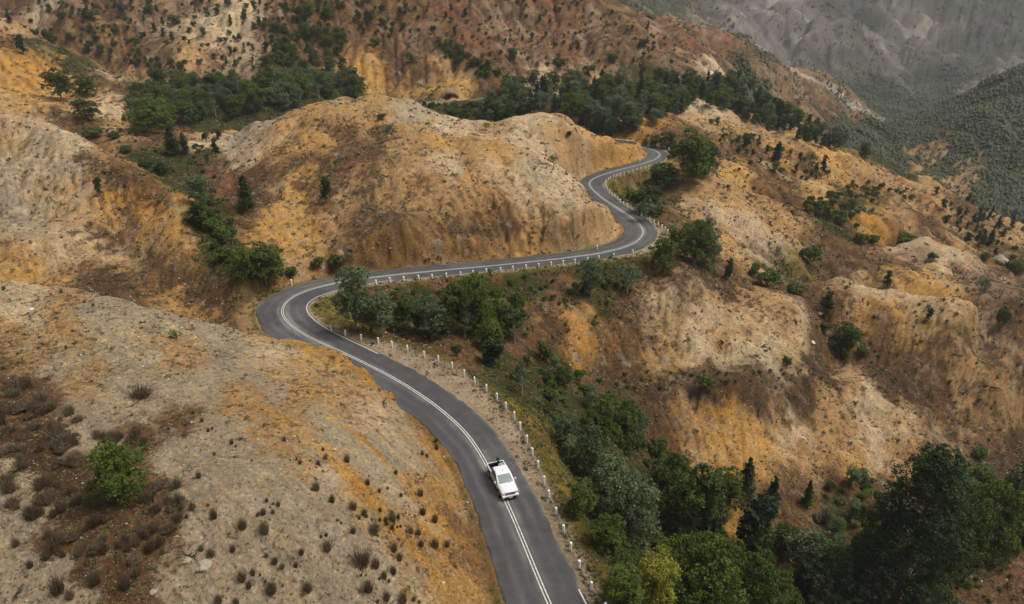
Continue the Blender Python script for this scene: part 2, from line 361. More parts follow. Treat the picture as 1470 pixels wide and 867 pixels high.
# ---------------------------------------------------------------- soil map: samples of the ground's own colour (photo point -> place on the land)
PAL = {  # sRGB 0-255 soil colour, brown scrub, green scrub
 'g':(172,156,130,.10,.0),'p':(204,178,144,.10,.0),'t':(178,142,98,.28,.02),'o':(194,150,90,.10,.0),'O':(192,142,74,.03,.0),'r':(116,80,56,.45,.02),
 'b':(116,86,56,.65,.08),'d':(74,55,38,1.0,.12),'n':(84,76,42,.35,1.0),'m':(128,112,48,.35,.55),'k':(142,116,92,.5,.05),'s':(186,176,158,.0,.0),
 'H':(84,82,70,.3,.35),'G':(62,64,40,.3,1.0),'F':(128,120,112,.2,.12)}
SM = """30,700,g 20,600,b 40,660,d 100,700,d 170,745,b 230,770,b 150,790,b 100,800,b 30,790,g 30,850,g 90,840,g 200,850,b 260,840,g 300,800,g 350,760,g 400,800,g 450,840,g 350,860,g 300,700,g 250,655,g 255,610,b 200,620,b 120,600,g
60,560,b 20,545,b 100,520,g 180,560,g 240,560,g 300,560,g 330,610,g 400,690,g 450,740,g 500,780,g 560,830,g 600,860,t 480,705,g 540,740,g 340,580,t 400,635,t 440,660,t 475,680,p 510,715,o 560,765,t 600,800,t 640,840,o 600,835,g
360,590,t 420,600,t 480,612,g 430,560,t 480,572,t 520,560,t 555,555,o 480,520,t 530,530,t 500,502,O 445,502,o 420,497,o 450,635,g 520,650,g 545,600,p 580,610,g 600,660,g 608,710,t 622,730,O 640,765,O 657,800,r 651,740,r 662,840,o
632,690,o 617,645,O 592,575,O 602,605,O 560,690,g 230,495,t 280,500,t 330,522,g 380,532,g 200,520,g 150,470,g 100,450,t 40,440,p 30,420,p 180,450,g 250,470,g 320,490,g 385,505,p 90,490,t 30,500,t 130,540,t 200,590,g 400,560,g 380,600,t 300,640,g 350,680,g
30,350,t 100,348,p 60,385,o 120,388,b 50,368,o 150,402,d 110,372,t 180,380,t 200,410,b 250,430,o 300,450,o 322,452,b 40,400,o 160,360,t 222,385,b 245,400,b
20,320,g 60,320,g 20,250,g 60,230,g 100,260,g 30,180,p 90,205,p 150,235,t 100,300,o 160,292,O 210,302,O 250,345,o 268,310,o 180,330,b 240,370,b 300,405,b 130,330,t 200,265,b 165,255,b 60,280,t 140,312,o 292,432,b 220,350,t 330,432,d 20,205,t
290,280,n 300,320,n 320,350,n 280,235,n 300,255,r 340,400,n 252,225,n 340,442,b 312,300,n
100,172,b 180,180,t 230,190,b 60,140,o 20,130,o 20,102,O 60,102,O 92,122,o 150,122,b 200,112,t 160,92,t 100,72,t 30,62,b 10,38,t 120,152,t 152,152,p 262,200,r 290,192,t 302,205,p 240,182,r 60,155,t
30,10,b 80,42,b 100,82,n 60,20,g 130,15,k 150,52,d 180,82,b 200,40,k 250,32,k 300,30,p 220,62,k 270,78,t 330,60,p 350,80,k 380,50,k 240,10,k 290,10,k 350,20,p 170,30,d 120,50,d 200,92,b 162,60,o 320,90,k
420,40,b 440,80,b 400,100,n 350,122,n 450,130,n 300,142,n 250,142,n 500,120,n 480,30,b 540,30,b 520,70,r 560,90,r 600,105,b 520,108,o 545,125,o 640,108,t 600,128,o 650,128,o 600,60,k 560,60,b
600,20,b 650,20,r 700,30,k 700,70,r 740,40,k 800,30,r 800,60,r 850,50,k 900,60,b 760,90,r 700,100,b 840,90,k 780,110,p 900,100,k 940,90,b 960,60,r 900,30,b 740,70,k 850,112,t 960,102,k 980,75,k 820,80,r 930,40,k
700,140,n 760,150,n 800,162,b 840,150,n 880,140,n 920,130,n 960,125,n 860,180,n 930,180,O 910,175,o 950,190,b 822,172,b 720,160,n 650,155,n 600,142,n 1000,130,n
400,200,t 350,200,g 365,230,p 430,190,o 480,170,t 540,152,t 600,162,g 650,182,p 700,192,t 750,192,p 800,202,t 850,207,o 900,217,o 880,228,o 840,222,p 780,220,p 720,220,o 700,240,p 760,240,g 800,240,p 700,270,t 750,270,p 800,280,p 840,300,g 860,312,p 878,320,p 800,310,p 760,310,t 700,310,t
650,270,t 650,300,t 600,280,t 600,320,t 640,210,o 670,200,t 600,220,t 560,200,t 640,240,p 690,252,O 665,225,t 520,170,t 480,200,b 500,230,r 450,240,b 530,220,b 480,260,r 430,270,o 400,280,t 400,310,o 430,330,o 380,330,o 370,300,b 350,250,r 340,290,b 460,300,b 500,290,t 540,260,t 540,300,b 520,330,b 470,340,t 440,360,t 410,240,b 400,222,o 450,208,o 350,272,r 425,300,o
480,368,b 520,358,b 560,340,b 600,345,b 650,345,r 700,340,b 750,340,o 800,332,b 850,340,o 880,332,O 600,310,b 560,310,b 730,322,b 660,325,b 560,280,t
900,290,n 910,270,n 890,265,m 920,300,n 940,270,n 930,290,n 900,252,b 960,300,b 970,290,t 1000,300,t 1030,310,p 1060,330,p 1090,350,p 1040,350,o 1060,380,t 1120,370,p 1030,270,t 1000,270,t 1060,270,t 1100,290,t 1050,290,o 1100,320,t 1140,340,t 1180,362,b 1000,340,n 1020,382,n 980,380,b 1050,402,b
1060,240,o 1100,250,b 1020,220,b 1040,182,t 1000,160,p 990,200,b 1100,200,t 1150,240,b 1120,270,b 1180,280,o 1200,300,b 1130,232,o 1200,232,o 1240,250,t 1200,250,o 1300,282,t 1250,272,b 1350,300,t 1400,312,b 1450,330,t 1170,200,t 1080,220,b
1230,300,n 1200,320,n 1250,312,O 1300,310,t 1330,330,r 1280,330,b 1380,340,t 1430,370,b 1460,402,b 1340,352,t 1300,357,p 1360,370,p 1400,390,k 1440,420,k 1380,400,k 1320,370,k 1300,382,b 1250,350,b 1250,370,b 1200,380,b 1220,362,b 1290,402,o 1340,420,o 1370,430,o 1180,400,m 1150,390,m 1120,390,n 1230,390,b 1170,422,b
1200,410,t 1240,410,p 1280,430,O 1250,450,o 1320,440,p 1360,440,p 1300,470,o 1340,470,o 1400,460,t 1260,480,b 1200,450,b 1190,480,b 1300,510,b 1350,510,b 1400,500,t 1450,500,b 1450,460,d 1420,540,t 1460,560,t 1250,500,b 1300,540,d 1270,530,d 1340,570,d 1240,560,p 1280,590,t 1220,540,t 1200,560,t 1350,540,t 1400,590,t
800,430,b 830,402,n 780,402,n 870,402,n 900,392,n 828,450,o 836,490,O 780,470,b 850,430,n 880,440,b 920,420,b 950,440,p 900,480,b 960,480,t 1000,460,p 1040,450,t 1000,500,p 960,510,t 1050,490,t 1100,490,p 1130,460,t 1150,470,p 1080,440,t 1020,410,t 980,410,b 950,395,b 1000,390,b 1100,520,g 1060,520,p 1140,500,o 900,520,b 850,510,b 870,490,r 930,530,t 1090,545,d 950,547,d 1000,550,d 1150,540,d 880,545,d 920,546,d 975,546,d 1030,546,d 1060,545,d 1120,540,d 1160,535,d 1175,515,d 900,548,d 850,540,b 1180,500,b 1180,530,d
970,580,b 1000,600,o 1040,590,O 1100,580,t 1060,630,o 1000,630,t 1030,660,o 1100,640,o 1140,620,p 1180,600,t 1200,640,t 1150,670,t 1220,670,o 1250,630,p 1300,620,t 1350,600,b 1400,620,b 1450,640,d 1350,650,b 1400,680,d 960,620,b 980,580,t 1200,700,b 1150,710,b 1050,720,O 1100,740,b 1130,780,b 1200,740,n 1250,720,b
1300,800,d 1400,760,d 1450,820,r 1440,860,b 1350,860,b 1250,830,d 1150,820,d 1100,780,o 1000,760,d 1000,840,n 950,700,n 940,660,r 900,620,n 900,600,n 850,580,n 900,560,n 820,620,n 800,680,m 820,740,n 850,800,n 880,860,n 1050,800,n 1110,860,n
550,440,n 600,440,n 650,450,n 700,450,n 740,470,b 700,490,r 740,500,r 780,520,n 620,480,b 660,500,b 580,480,b 545,425,b 720,520,n 760,560,n 800,540,n 780,580,n 470,450,m 480,465,m 640,407,b 700,405,b 750,402,n 790,395,b 690,420,b 760,605,m 790,680,m 825,770,m 855,830,m 772,645,m
980,50,r 1040,70,r 1020,60,k 1080,90,b 1100,112,k 1150,142,k 1200,162,r 1120,122,k 1160,112,k 1190,127,k 1222,150,k 1250,168,k 1142,102,k 1200,182,b 1170,162,k 1240,185,G 1295,172,G 1310,160,G 1325,150,G 1210,140,k 1240,155,b 1030,106,p 1050,140,G 1100,150,n 1150,182,n 1200,202,n 1240,217,G 1070,120,n
1300,200,G 1350,180,G 1400,160,G 1450,130,G 1350,230,G 1400,232,G 1450,250,G 1330,190,b 1342,212,t 1300,230,G 1312,236,t 1390,250,t 1410,240,k 1450,200,G 1420,280,G 1270,210,G 1380,200,G
1200,90,H 1110,60,F 1150,50,F 1240,85,H 1262,70,F 1300,60,H 1280,90,F 1050,30,F 1150,30,F 1200,60,F 1100,82,H 1180,100,H 1250,120,G 1330,100,H 1400,90,H 1300,40,F 1280,20,F 1400,30,H 1250,10,H 1350,10,H 1450,50,H 1000,15,H 920,5,H 1200,130,G 1400,121,F 1440,101,F 1400,137,G 1440,118,G 1350,160,G 1350,130,G 1290,150,G 1230,110,H 1170,75,F 1320,50,F 1090,40,F 1220,20,H"""
sx, sl, sc = [], [], []
for tok in SM.split():
    u, v, c = tok.split(',')
    p = hit(float(u), float(v))
    sx.append(p.x / p.y); sl.append(math.log(p.y))
    r, g, b_, q1, q2 = PAL[c]
    lin = [((q / 255 + .055) / 1.055) ** 2.4 for q in (r, g, b_)]
    sc.append(lin + [q1, q2])
sx = np.array(sx); sl = np.array(sl); sc = np.array(sc)
gn, gm = 420, 560
ga = np.linspace(AZ0, AZ1, gn); gl = np.linspace(lnr[0], lnr[-1], gm)
CG = np.empty((gm, gn, 5))
for r in range(gm):
    dx = (ga[:, None] - sx[None]) * 1000; dy = (gl[r] - sl[None]) * 1000 / 2.0
    w = np.exp(-np.sqrt(dx * dx + dy * dy + 16) / 8.5 - 0) + 1e-12 / (1 + dx * dx + dy * dy)
    CG[r] = (w @ sc) / w.sum(1)[:, None]
def soil(xa, yy, ch):                    # warped lookup, ragged patch borders
    L = np.log(yy); A = xa / yy
    return bil(CG[..., ch], (L - lnr[0]) / (lnr[-1] - lnr[0]) * (gm - 1), (A - AZ0) / (AZ1 - AZ0) * (gn - 1))
def scale_noise(x, y, dist, rel, s):     # noise whose wavelength steps with distance in octaves
    k = np.log2(dist * rel); k0 = np.floor(k); t = (k - k0); t = t * t * (3 - 2 * t)
    out = np.zeros(x.shape, np.float32)
    for kk in np.unique(k0):
        m = k0 == kk
        a = rotn(x[m], y[m], 2.0 ** kk, s); b = rotn(x[m], y[m], 2.0 ** (kk + 1), s)
        out[m] = a * (1 - t[m]) + b * t[m]
    return out
def ground_fields(x, y, flow):
    n1 = scale_noise(x, y, y, .05, 51); n2 = scale_noise(x, y, y, .05, 52)
    n3 = scale_noise(x, y, y, .018, 53); n4 = scale_noise(x, y, y, .018, 54)
    n5 = scale_noise(x, y, y, .007, 55); n6 = scale_noise(x, y, y, .007, 56)
    wx = x + y * (.017 * n1 + .008 * n3 + .004 * n5); wy = y * (1 + .034 * n2 + .018 * n4 + .009 * n6)
    return [soil(wx, wy, k) for k in range(5)], (n1, n2, n3, n4, n5, n6)
(cr, cg, cb, SB, SG), NN = ground_fields(GX, GY, FLOW)
C3 = np.stack([cr, cg, cb], -1)
def along(pts, wid):                     # soft band on the ground along a photo polyline, width in metres
    P = [hit(u, v) for u, v in pts]; out = np.zeros(GX.shape, np.float32)
    P = np.array([(p.x, p.y) for p in P])
    m = (GX > P[:, 0].min() - 4 * wid) & (GX < P[:, 0].max() + 4 * wid) & (GY > P[:, 1].min() - 4 * wid) & (GY < P[:, 1].max() + 4 * wid)
    x, y = GX[m] + wid * .9 * NN[2][m] + wid * .5 * NN[4][m], GY[m] + wid * .9 * NN[3][m] + wid * .5 * NN[5][m]; d = np.full(x.shape, 1e9)
    for a, b in zip(P[:-1], P[1:]):
        t_ = np.clip(((x - a[0]) * (b[0] - a[0]) + (y - a[1]) * (b[1] - a[1])) / max(1e-6, ((b - a) ** 2).sum()), 0, 1)
        d = np.minimum(d, np.hypot(x - a[0] - t_ * (b[0] - a[0]), y - a[1] - t_ * (b[1] - a[1])))
    out[m] = np.exp(-(d / wid) ** 2)
    return out
VEG = [([(870,548),(920,546),(990,548),(1050,543),(1110,538),(1160,530),(1182,505),(1178,470),(1168,440)], 1.3), ([(1178,450),(1200,500),(1250,530),(1310,560),(1370,600),(1440,650)], 2.8), ([(1090,400),(1150,415),(1185,400),(1230,385),(1290,392)], 3.0),
 ([(1240,480),(1290,520),(1340,560)], 2.2), ([(1390,480),(1440,520),(1470,545)], 2.5), ([(980,395),(1040,400),(1090,410)], 2.4), ([(1010,310),(1060,350),(1110,375)], 1.6), ([(1130,280),(1190,310),(1240,345)], 3.0), ([(1280,300),(1340,320),(1420,350)], 4.0),
 ([(440,180),(400,215),(370,260),(350,300)], 3.0), ([(545,185),(540,240),(530,300)], 2.5), ([(130,330),(200,370),(260,400),(310,440)], 3.0), ([(120,230),(180,260),(240,290)], 2.5), ([(620,60),(680,95),(730,120)], 6), ([(820,30),(880,70),(940,100)], 6), ([(30,60),(100,95),(170,120)], 4),
 ([(520,330),(600,325),(680,330),(750,325)], 1.6), ([(100,60),(160,80),(230,100)], 8), ([(560,80),(620,110)], 8)]
for pts, wid in VEG:
    b_ = along(pts, wid) * np.clip(.8 + .5 * NN[4], 0, 1); SB = np.maximum(SB, b_ * 1.05); C3 = C3 * (1 - .5 * b_[..., None]) + np.array([.085, .052, .028]) * .5 * b_[..., None]
for b_ in (along([(1132,98),(1160,112),(1195,131),(1225,151),(1252,167),(1276,174)], 4.5),): C3 = C3 * (1 - .9 * b_[..., None]) + np.array([.52, .49, .43]) * .9 * b_[..., None]
PALE = [([(1200,400),(1245,410),(1290,421),(1360,430),(1410,462),(1470,512)], 4.0), ([(1270,360),(1330,348),(1390,366),(1450,400)], 4.0), ([(1000,420),(1080,470),(1120,500)], 6), ([(1000,500),(1060,515),(1110,520)], 3), ([(1000,295),(1060,330),(1120,370)], 5), ([(1100,235),(1180,270),(1240,300)], 3.5), ([(760,245),(820,290),(870,318)], 6),
 ([(600,165),(680,190),(760,215)], 5), ([(350,215),(420,190)], 5), ([(20,230),(80,270),(90,320)], 6), ([(60,345),(120,348),(180,372)], 3), ([(1250,590),(1320,620),(1360,640)], 4), ([(250,35),(330,55),(370,95)], 9), ([(0,30),(70,70),(140,100),(220,122)], 3.5)]
for pts, wid in PALE:
    b_ = along(pts, wid) * np.clip(.75 + .6 * NN[4] + .3 * NN[5], 0, 1); SB = SB * (1 - .75 * b_); C3 = C3 * (1 - .6 * b_[..., None]) + np.array([.56, .43, .27]) * .6 * b_[..., None]
n7 = scale_noise(GX, GY, GY, .003, 57); n8 = scale_noise(GX, GY, GY, .01, 58); n9 = scale_noise(GX, GY, GY, .03, 59)
lin = lambda r, g, b_: np.array([((q / 255 + .055) / 1.055) ** 2.4 for q in (r, g, b_)])
def mix(C, col, w): return C * (1 - w[..., None]) + col * w[..., None]
# bleached crests, stained runnels
hue = np.clip(.5 * NN[4] + .5 * n8 + .35 * NN[2], -1, 1)
C3 = mix(C3, lin(184, 144, 88), np.clip(hue - .12, 0, 1) * .42 * np.clip(1.1 - SG, 0, 1) * (GY < 700))
C3 = mix(C3, lin(194, 178, 152), np.clip(-hue - .12, 0, 1) * .8 * np.clip(1.1 - SG, 0, 1) * (GY < 900))
red = np.clip(scale_noise(GX, GY, GY, .022, 61) * .6 + n8 * .5 - .35, 0, 1)
C3 = mix(C3, lin(136, 74, 46), red * .7 * (GY < 600) * np.clip(1 - SG, 0, 1))
# near hill: ochre and cream bands that follow the runnels
_nb = np.clip(NEARH * 1.6, 0, 1) * np.clip(1 - SB * 1.3, 0, 1)
_band = np.clip(sstep(-.75, .25, (GX + 19 + .55 * (GY - 55)) / 14) , 0, 1)
_o = np.clip((STK1 * .8 + STK2 * .4 + n8 * .25) * 2.8 - .5, 0, 1) * (.06 + .9 * _band)
C3 = mix(C3, lin(212, 160, 66), _nb * _o * .75)
C3 = mix(C3, lin(176, 98, 56), _nb * np.clip(_o * 2 - 1.45, 0, 1) * _band * .6)
C3 = mix(C3, lin(212, 184, 140), _nb * np.clip((-STK1 * .7 + STK3 * .4) * 1.6 - .3, 0, 1) * .55)
C3 = mix(C3, lin(128, 112, 90), _nb * np.clip((STK2 * .7 - STK3 * .5 + n7 * .5) * 1.4 - .35, 0, 1) * .5)
# moisture and litter gather in the drainage lines
fl = np.clip((FLOW - 2.6) / 3.0, 0, 1) * np.clip(.5 + .9 * n9 + .3 * n8, 0, 1)
litter = np.clip(.35 + SB, 0, 1)
C3 = mix(C3, lin(92, 68, 42), fl * .62 * litter * (1 - .7 * np.exp(-(((GX + 28) / 42) ** 2 + ((GY - 55) / 45) ** 2))))
# clumps of dead bracken and low plants
pb = np.clip((n7 * .6 + NN[5] * .7 + n9 * .3) + SB * 1.15 - .52, 0, 1) * 1.8
C3 = mix(C3, lin(84, 62, 44), np.clip(pb, 0, .8))
pg = np.clip((n8 * .7 + n7 * .5) + SG * 1.5 - .75, 0, 1) * 1.6
C3 = mix(C3, lin(58, 62, 30), np.clip(pg, 0, .85))
C3 = C3 * (1 + .24 * n7 + .16 * NN[4] + .10 * n8)[..., None]
# road verges: gravel shoulder on the valley side, green and rusty strip under the cutting
j = .6 * rotn(GX, GY, 2.2, 71) + .4 * rotn(GX, GY, .9, 72)
near_r = (RD < 90)
pos = -RD
def near_w(C, N):
    pass
DIST = RD                                # metres beyond the asphalt edge (negative inside)
sh = RC[:, 5]
SHW = np.zeros_like(GX, dtype=np.float32)
mm = (RD < 16)
ii = np.where(mm.ravel())[0]
px, py = GX.ravel()[ii], GY.ravel()[ii]
kk = np.zeros(len(ii), int); sub = RC[::3]
for a in range(0, len(ii), 20000):
    kk[a:a + 20000] = ((px[a:a + 20000, None] - sub[None, :, 0]) ** 2 + (py[a:a + 20000, None] - sub[None, :, 1]) ** 2).argmin(1)
SHW.ravel()[ii] = sub[kk, 5]
right = RS > 0
gw = np.where(right & mm, 1 - sstep(SHW - .9, SHW + .5, DIST + .5 * j), 0) * mm
C3 = mix(C3, lin(164, 144, 118), gw * .92)
C3 = mix(C3, lin(190, 172, 146), gw * np.clip(.5 * j + .2, 0, 1))
gv = np.where(right & mm, np.exp(-((DIST - SHW - .3) / .9) ** 2) * np.clip(.75 + .8 * j, 0, 1), 0) * mm
C3 = mix(C3, lin(112, 98, 44), gv * .85)
gr2 = np.where(right & mm, np.exp(-((DIST - .75) / .5) ** 2) * np.clip(.1 + 1.1 * j, 0, 1) * (SHW < 2.6), 0)
C3 = mix(C3, lin(100, 98, 40), gr2 * .9)
vx_ = 2.4 * np.exp(-((GX - HP[0]) ** 2 + (GY - HP[1]) ** 2) / 15.0 ** 2)
lv = np.where(~right & mm, 1 - sstep(.5 + vx_, 1.1 + vx_, DIST + .3 * j), 0) * mm
C3 = mix(C3, lin(138, 110, 76), lv * .75)
C3 = mix(C3, lin(168, 140, 108), lv * np.clip(vx_ / 2.4, 0, 1) * .7)
lg = np.where(~right & mm, np.exp(-((DIST - .7) / .45) ** 2) * np.clip(.35 + 1.3 * j, 0, 1), 0) * mm
C3 = mix(C3, lin(84, 84, 36), lg * .85)
lc = np.where(~right & mm, sstep(.8, 1.3, DIST) * (1 - sstep(3.5, 6.5, DIST)), 0) * np.clip(.62 + .6 * NN[4] + .5 * j, 0, 1)
C3 = mix(C3, lin(170, 130, 82), lc * .5)
lum_ = C3 @ np.array([.3, .55, .15])
C3 = lum_[..., None] * -.07 + C3 * 1.07
_farm = sstep(1100, 1400, GY)
_slab = np.clip(n9 * .8 + NN[2] * .7 + n8 * .6 - .1, 0, 1)
C3 = C3 * (1 + _farm * (-.28 + .85 * _slab))[..., None]
C3 = np.clip(C3, .004, .75)
# ---------------------------------------------------------------- materials
def mat(name, col, rough=.8, metal=0, spec=.3):
    m = bpy.data.materials.new(name); m.use_nodes = True
    b = m.node_tree.nodes['Principled BSDF']
    b.inputs['Base Color'].default_value = (*col, 1); b.inputs['Roughness'].default_value = rough
    b.inputs['Metallic'].default_value = metal; b.inputs['Specular IOR Level'].default_value = spec
    return m
def N_(m, t, **kw):
    n = m.node_tree.nodes.new(t)
    for k, v in kw.items(): setattr(n, k, v)
    return n
def noise_col(m, scale, lo, hi, detail=6, rough=.65, src=None, coord='Object'):
    """multiply the base colour by a procedural noise between lo and hi"""
    t = m.node_tree; b = t.nodes['Principled BSDF']
    tc = N_(m, 'ShaderNodeTexCoord'); nz = N_(m, 'ShaderNodeTexNoise')
    nz.inputs['Scale'].default_value = scale; nz.inputs['Detail'].default_value = detail; nz.inputs['Roughness'].default_value = rough
    t.links.new(tc.outputs[coord], nz.inputs['Vector'])
    mr = N_(m, 'ShaderNodeMapRange'); mr.inputs['From Min'].default_value = .3; mr.inputs['From Max'].default_value = .7
    mr.inputs['To Min'].default_value = lo; mr.inputs['To Max'].default_value = hi
    t.links.new(nz.outputs['Fac'], mr.inputs['Value'])
    mx = N_(m, 'ShaderNodeMix', data_type='RGBA', blend_type='MULTIPLY'); mx.inputs['Factor'].default_value = 1
    if src is None: mx.inputs['A'].default_value = b.inputs['Base Color'].default_value
    else: t.links.new(src, mx.inputs['A'])
    t.links.new(mr.outputs['Result'], mx.inputs['B'])
    t.links.new(mx.outputs['Result'], b.inputs['Base Color'])
    return mx.outputs['Result'], nz
M_ground = mat('soil', (.3, .25, .2), .95, 0, .15)
t = M_ground.node_tree
at = N_(M_ground, 'ShaderNodeAttribute', attribute_name='soil')
o1, nzA = noise_col(M_ground, 2.6, .68, 1.30, 5, .8, at.outputs['Color'])
o2, nzB = noise_col(M_ground, .35, .76, 1.22, 9, .72, o1)
vor = N_(M_ground, 'ShaderNodeTexVoronoi'); vor.inputs['Scale'].default_value = 2.3
tc = N_(M_ground, 'ShaderNodeTexCoord'); t.links.new(tc.outputs['Object'], vor.inputs['Vector'])
mr = N_(M_ground, 'ShaderNodeMapRange'); mr.inputs['From Min'].default_value = .0; mr.inputs['From Max'].default_value = .55
mr.inputs['To Min'].default_value = 1.12; mr.inputs['To Max'].default_value = .86
t.links.new(vor.outputs['Distance'], mr.inputs['Value'])
mx = N_(M_ground, 'ShaderNodeMix', data_type='RGBA', blend_type='MULTIPLY'); mx.inputs['Factor'].default_value = 1
t.links.new(o2, mx.inputs['A']); t.links.new(mr.outputs['Result'], mx.inputs['B'])
t.links.new(mx.outputs['Result'], t.nodes['Principled BSDF'].inputs['Base Color'])
bp = N_(M_ground, 'ShaderNodeBump'); bp.inputs['Strength'].default_value = .9; bp.inputs['Distance'].default_value = .3
bp2 = N_(M_ground, 'ShaderNodeBump'); bp2.inputs['Strength'].default_value = .75; bp2.inputs['Distance'].default_value = 1.6
t.links.new(nzA.outputs['Fac'], bp.inputs['Height']); t.links.new(nzB.outputs['Fac'], bp2.inputs['Height'])
t.links.new(bp2.outputs['Normal'], bp.inputs['Normal'])
t.links.new(bp.outputs['Normal'], t.nodes['Principled BSDF'].inputs['Normal'])
# asphalt: patched seal with pale wear between the wheel tracks
M_asph = mat('asphalt', (.062, .064, .068), .85, 0, .3)
t = M_asph.node_tree
uv = N_(M_asph, 'ShaderNodeAttribute', attribute_name='wear')
ca = N_(M_asph, 'ShaderNodeMix', data_type='RGBA'); ca.inputs['A'].default_value = (.044, .046, .050, 1); ca.inputs['B'].default_value = (.19, .18, .158, 1)
t.links.new(uv.outputs['Fac'], ca.inputs['Factor'])
oa, na = noise_col(M_asph, .55, .80, 1.22, 8, .7, ca.outputs['Result'])
ob_, nb = noise_col(M_asph, 9.0, .8, 1.2, 3, .7, oa)
bp = N_(M_asph, 'ShaderNodeBump'); bp.inputs['Strength'].default_value = .3; bp.inputs['Distance'].default_value = .02
t.links.new(nb.outputs['Fac'], bp.inputs['Height']); t.links.new(bp.outputs['Normal'], t.nodes['Principled BSDF'].inputs['Normal'])
M_line = mat('road paint', (.66, .65, .60), .7); noise_col(M_line, 4, .5, 1.1, 8)
M_post = mat('white post paint', (.9, .9, .88), .5); noise_col(M_post, 6, .92, 1.03)
M_refl = mat('post reflector', (.06, .05, .05), .3)
M_wire = mat('galvanised wire', (.42, .41, .39), .5, .6)
M_bark = mat('grey bark', (.22, .19, .15), .9); noise_col(M_bark, 8, .6, 1.3)
M_palebark = mat('pale gum bark', (.42, .39, .33), .85); noise_col(M_palebark, 6, .6, 1.2)
def leafmat(name, a, b, trans=.25):
    m = bpy.data.materials.new(name); m.use_nodes = True
    t = m.node_tree; p = t.nodes['Principled BSDF']
    p.inputs['Roughness'].default_value = .6; p.inputs['Specular IOR Level'].default_value = .25
    at = N_(m, 'ShaderNodeAttribute', attribute_name='tint')
    oi = N_(m, 'ShaderNodeObjectInfo')
    ad = N_(m, 'ShaderNodeMath', operation='MULTIPLY_ADD'); ad.inputs[1].default_value = .6; ad.inputs[2].default_value = -.3
    t.links.new(oi.outputs['Random'], ad.inputs[0])
    ac = N_(m, 'ShaderNodeMath', operation='ADD', use_clamp=True)
    t.links.new(at.outputs['Fac'], ac.inputs[0]); t.links.new(ad.outputs[0], ac.inputs[1])
    mx = N_(m, 'ShaderNodeMix', data_type='RGBA'); mx.inputs['A'].default_value = (*a, 1); mx.inputs['B'].default_value = (*b, 1)
    t.links.new(ac.outputs[0], mx.inputs['Factor'])
    t.links.new(mx.outputs['Result'], p.inputs['Base Color'])
    tr = N_(m, 'ShaderNodeBsdfTranslucent'); t.links.new(mx.outputs['Result'], tr.inputs['Color'])
    ms = N_(m, 'ShaderNodeMixShader'); ms.inputs[0].default_value = trans
    t.links.new(p.outputs[0], ms.inputs[1]); t.links.new(tr.outputs[0], ms.inputs[2])
    t.links.new(ms.outputs[0], t.nodes['Material Output'].inputs['Surface'])
    return m
L_dark = leafmat('dark green leaves', (.036, .058, .011), (.15, .195, .028))
L_bright = leafmat('bright green leaves', (.034, .062, .008), (.13, .18, .020))
L_grey = leafmat('grey green leaves', (.052, .080, .034), (.20, .25, .115))
L_pine = leafmat('pine needles', (.016, .034, .009), (.055, .090, .022))
L_yellow = leafmat('yellow wattle blossom', (.05, .085, .03), (.50, .46, .055))
L_tus = leafmat('dry rush blades', (.085, .062, .04), (.27, .20, .12), .1)
L_far = leafmat('distant forest leaves', (.028, .036, .012), (.066, .074, .026), .1)
L_twig = leafmat('dark dead twigs', (.045, .032, .02), (.16, .115, .065), .05)
L_scrub = leafmat('dry bracken', (.08, .055, .028), (.28, .20, .10), .1)
L_green = leafmat('low green scrub', (.045, .06, .014), (.17, .17, .035), .15)
# ---------------------------------------------------------------- object helpers
def np_mesh(name, co, faces, mats, tint=None, midx=None, smooth=False):
    """faces: (n,k) int array"""
    me = bpy.data.meshes.new(name)
    co = np.asarray(co, np.float32); faces = np.asarray(faces, np.int32); k = faces.shape[1]
    me.vertices.add(len(co)); me.vertices.foreach_set('co', co.ravel())
    me.loops.add(faces.size); me.loops.foreach_set('vertex_index', faces.ravel())
    me.polygons.add(len(faces)); me.polygons.foreach_set('loop_start', np.arange(0, faces.size, k, dtype=np.int32))
    if midx is not None: me.polygons.foreach_set('material_index', np.asarray(midx, np.int32))
    if smooth: me.polygons.foreach_set('use_smooth', np.ones(len(faces), bool))
    for m in mats: me.materials.append(m)
    if tint is not None:
        a = me.attributes.new('tint', 'FLOAT', 'POINT'); a.data.foreach_set('value', np.asarray(tint, np.float32))
    me.update(calc_edges=True)
    return me
def link(name, me, parent=None, loc=None):
    o = bpy.data.objects.new(name, me); COL.objects.link(o)
    if parent: o.parent = parent
    if loc is not None: o.location = loc
    return o
def tag(o, label=None, cat=None, group=None, kind=None):
    if label: o['label'] = label
    if cat: o['category'] = cat
    if group: o['group'] = group
    if kind: o['kind'] = kind
    return o
def empty(name, loc=(0, 0, 0), rz=0):
    o = bpy.data.objects.new(name, None); COL.objects.link(o)
    o.location = loc; o.rotation_euler = (0, 0, rz); o.empty_display_size = .2
    return o
def copy_tree(o, parent=None):
    c = o.copy(); COL.objects.link(c); c.parent = parent
    for ch in list(o.children): copy_tree(ch, c)
    return c
# ---------------------------------------------------------------- the land
me = grid_mesh('terrain', GX, GY, GZ)
ca_ = me.color_attributes.new('soil', 'FLOAT_COLOR', 'POINT')
rgba = np.ones((GX.size, 4), np.float32); rgba[:, :3] = C3.reshape(-1, 3)
ca_.data.foreach_set('color', rgba.ravel())
me.materials.append(M_ground)
tag(link('hillside_terrain', me), kind='structure')
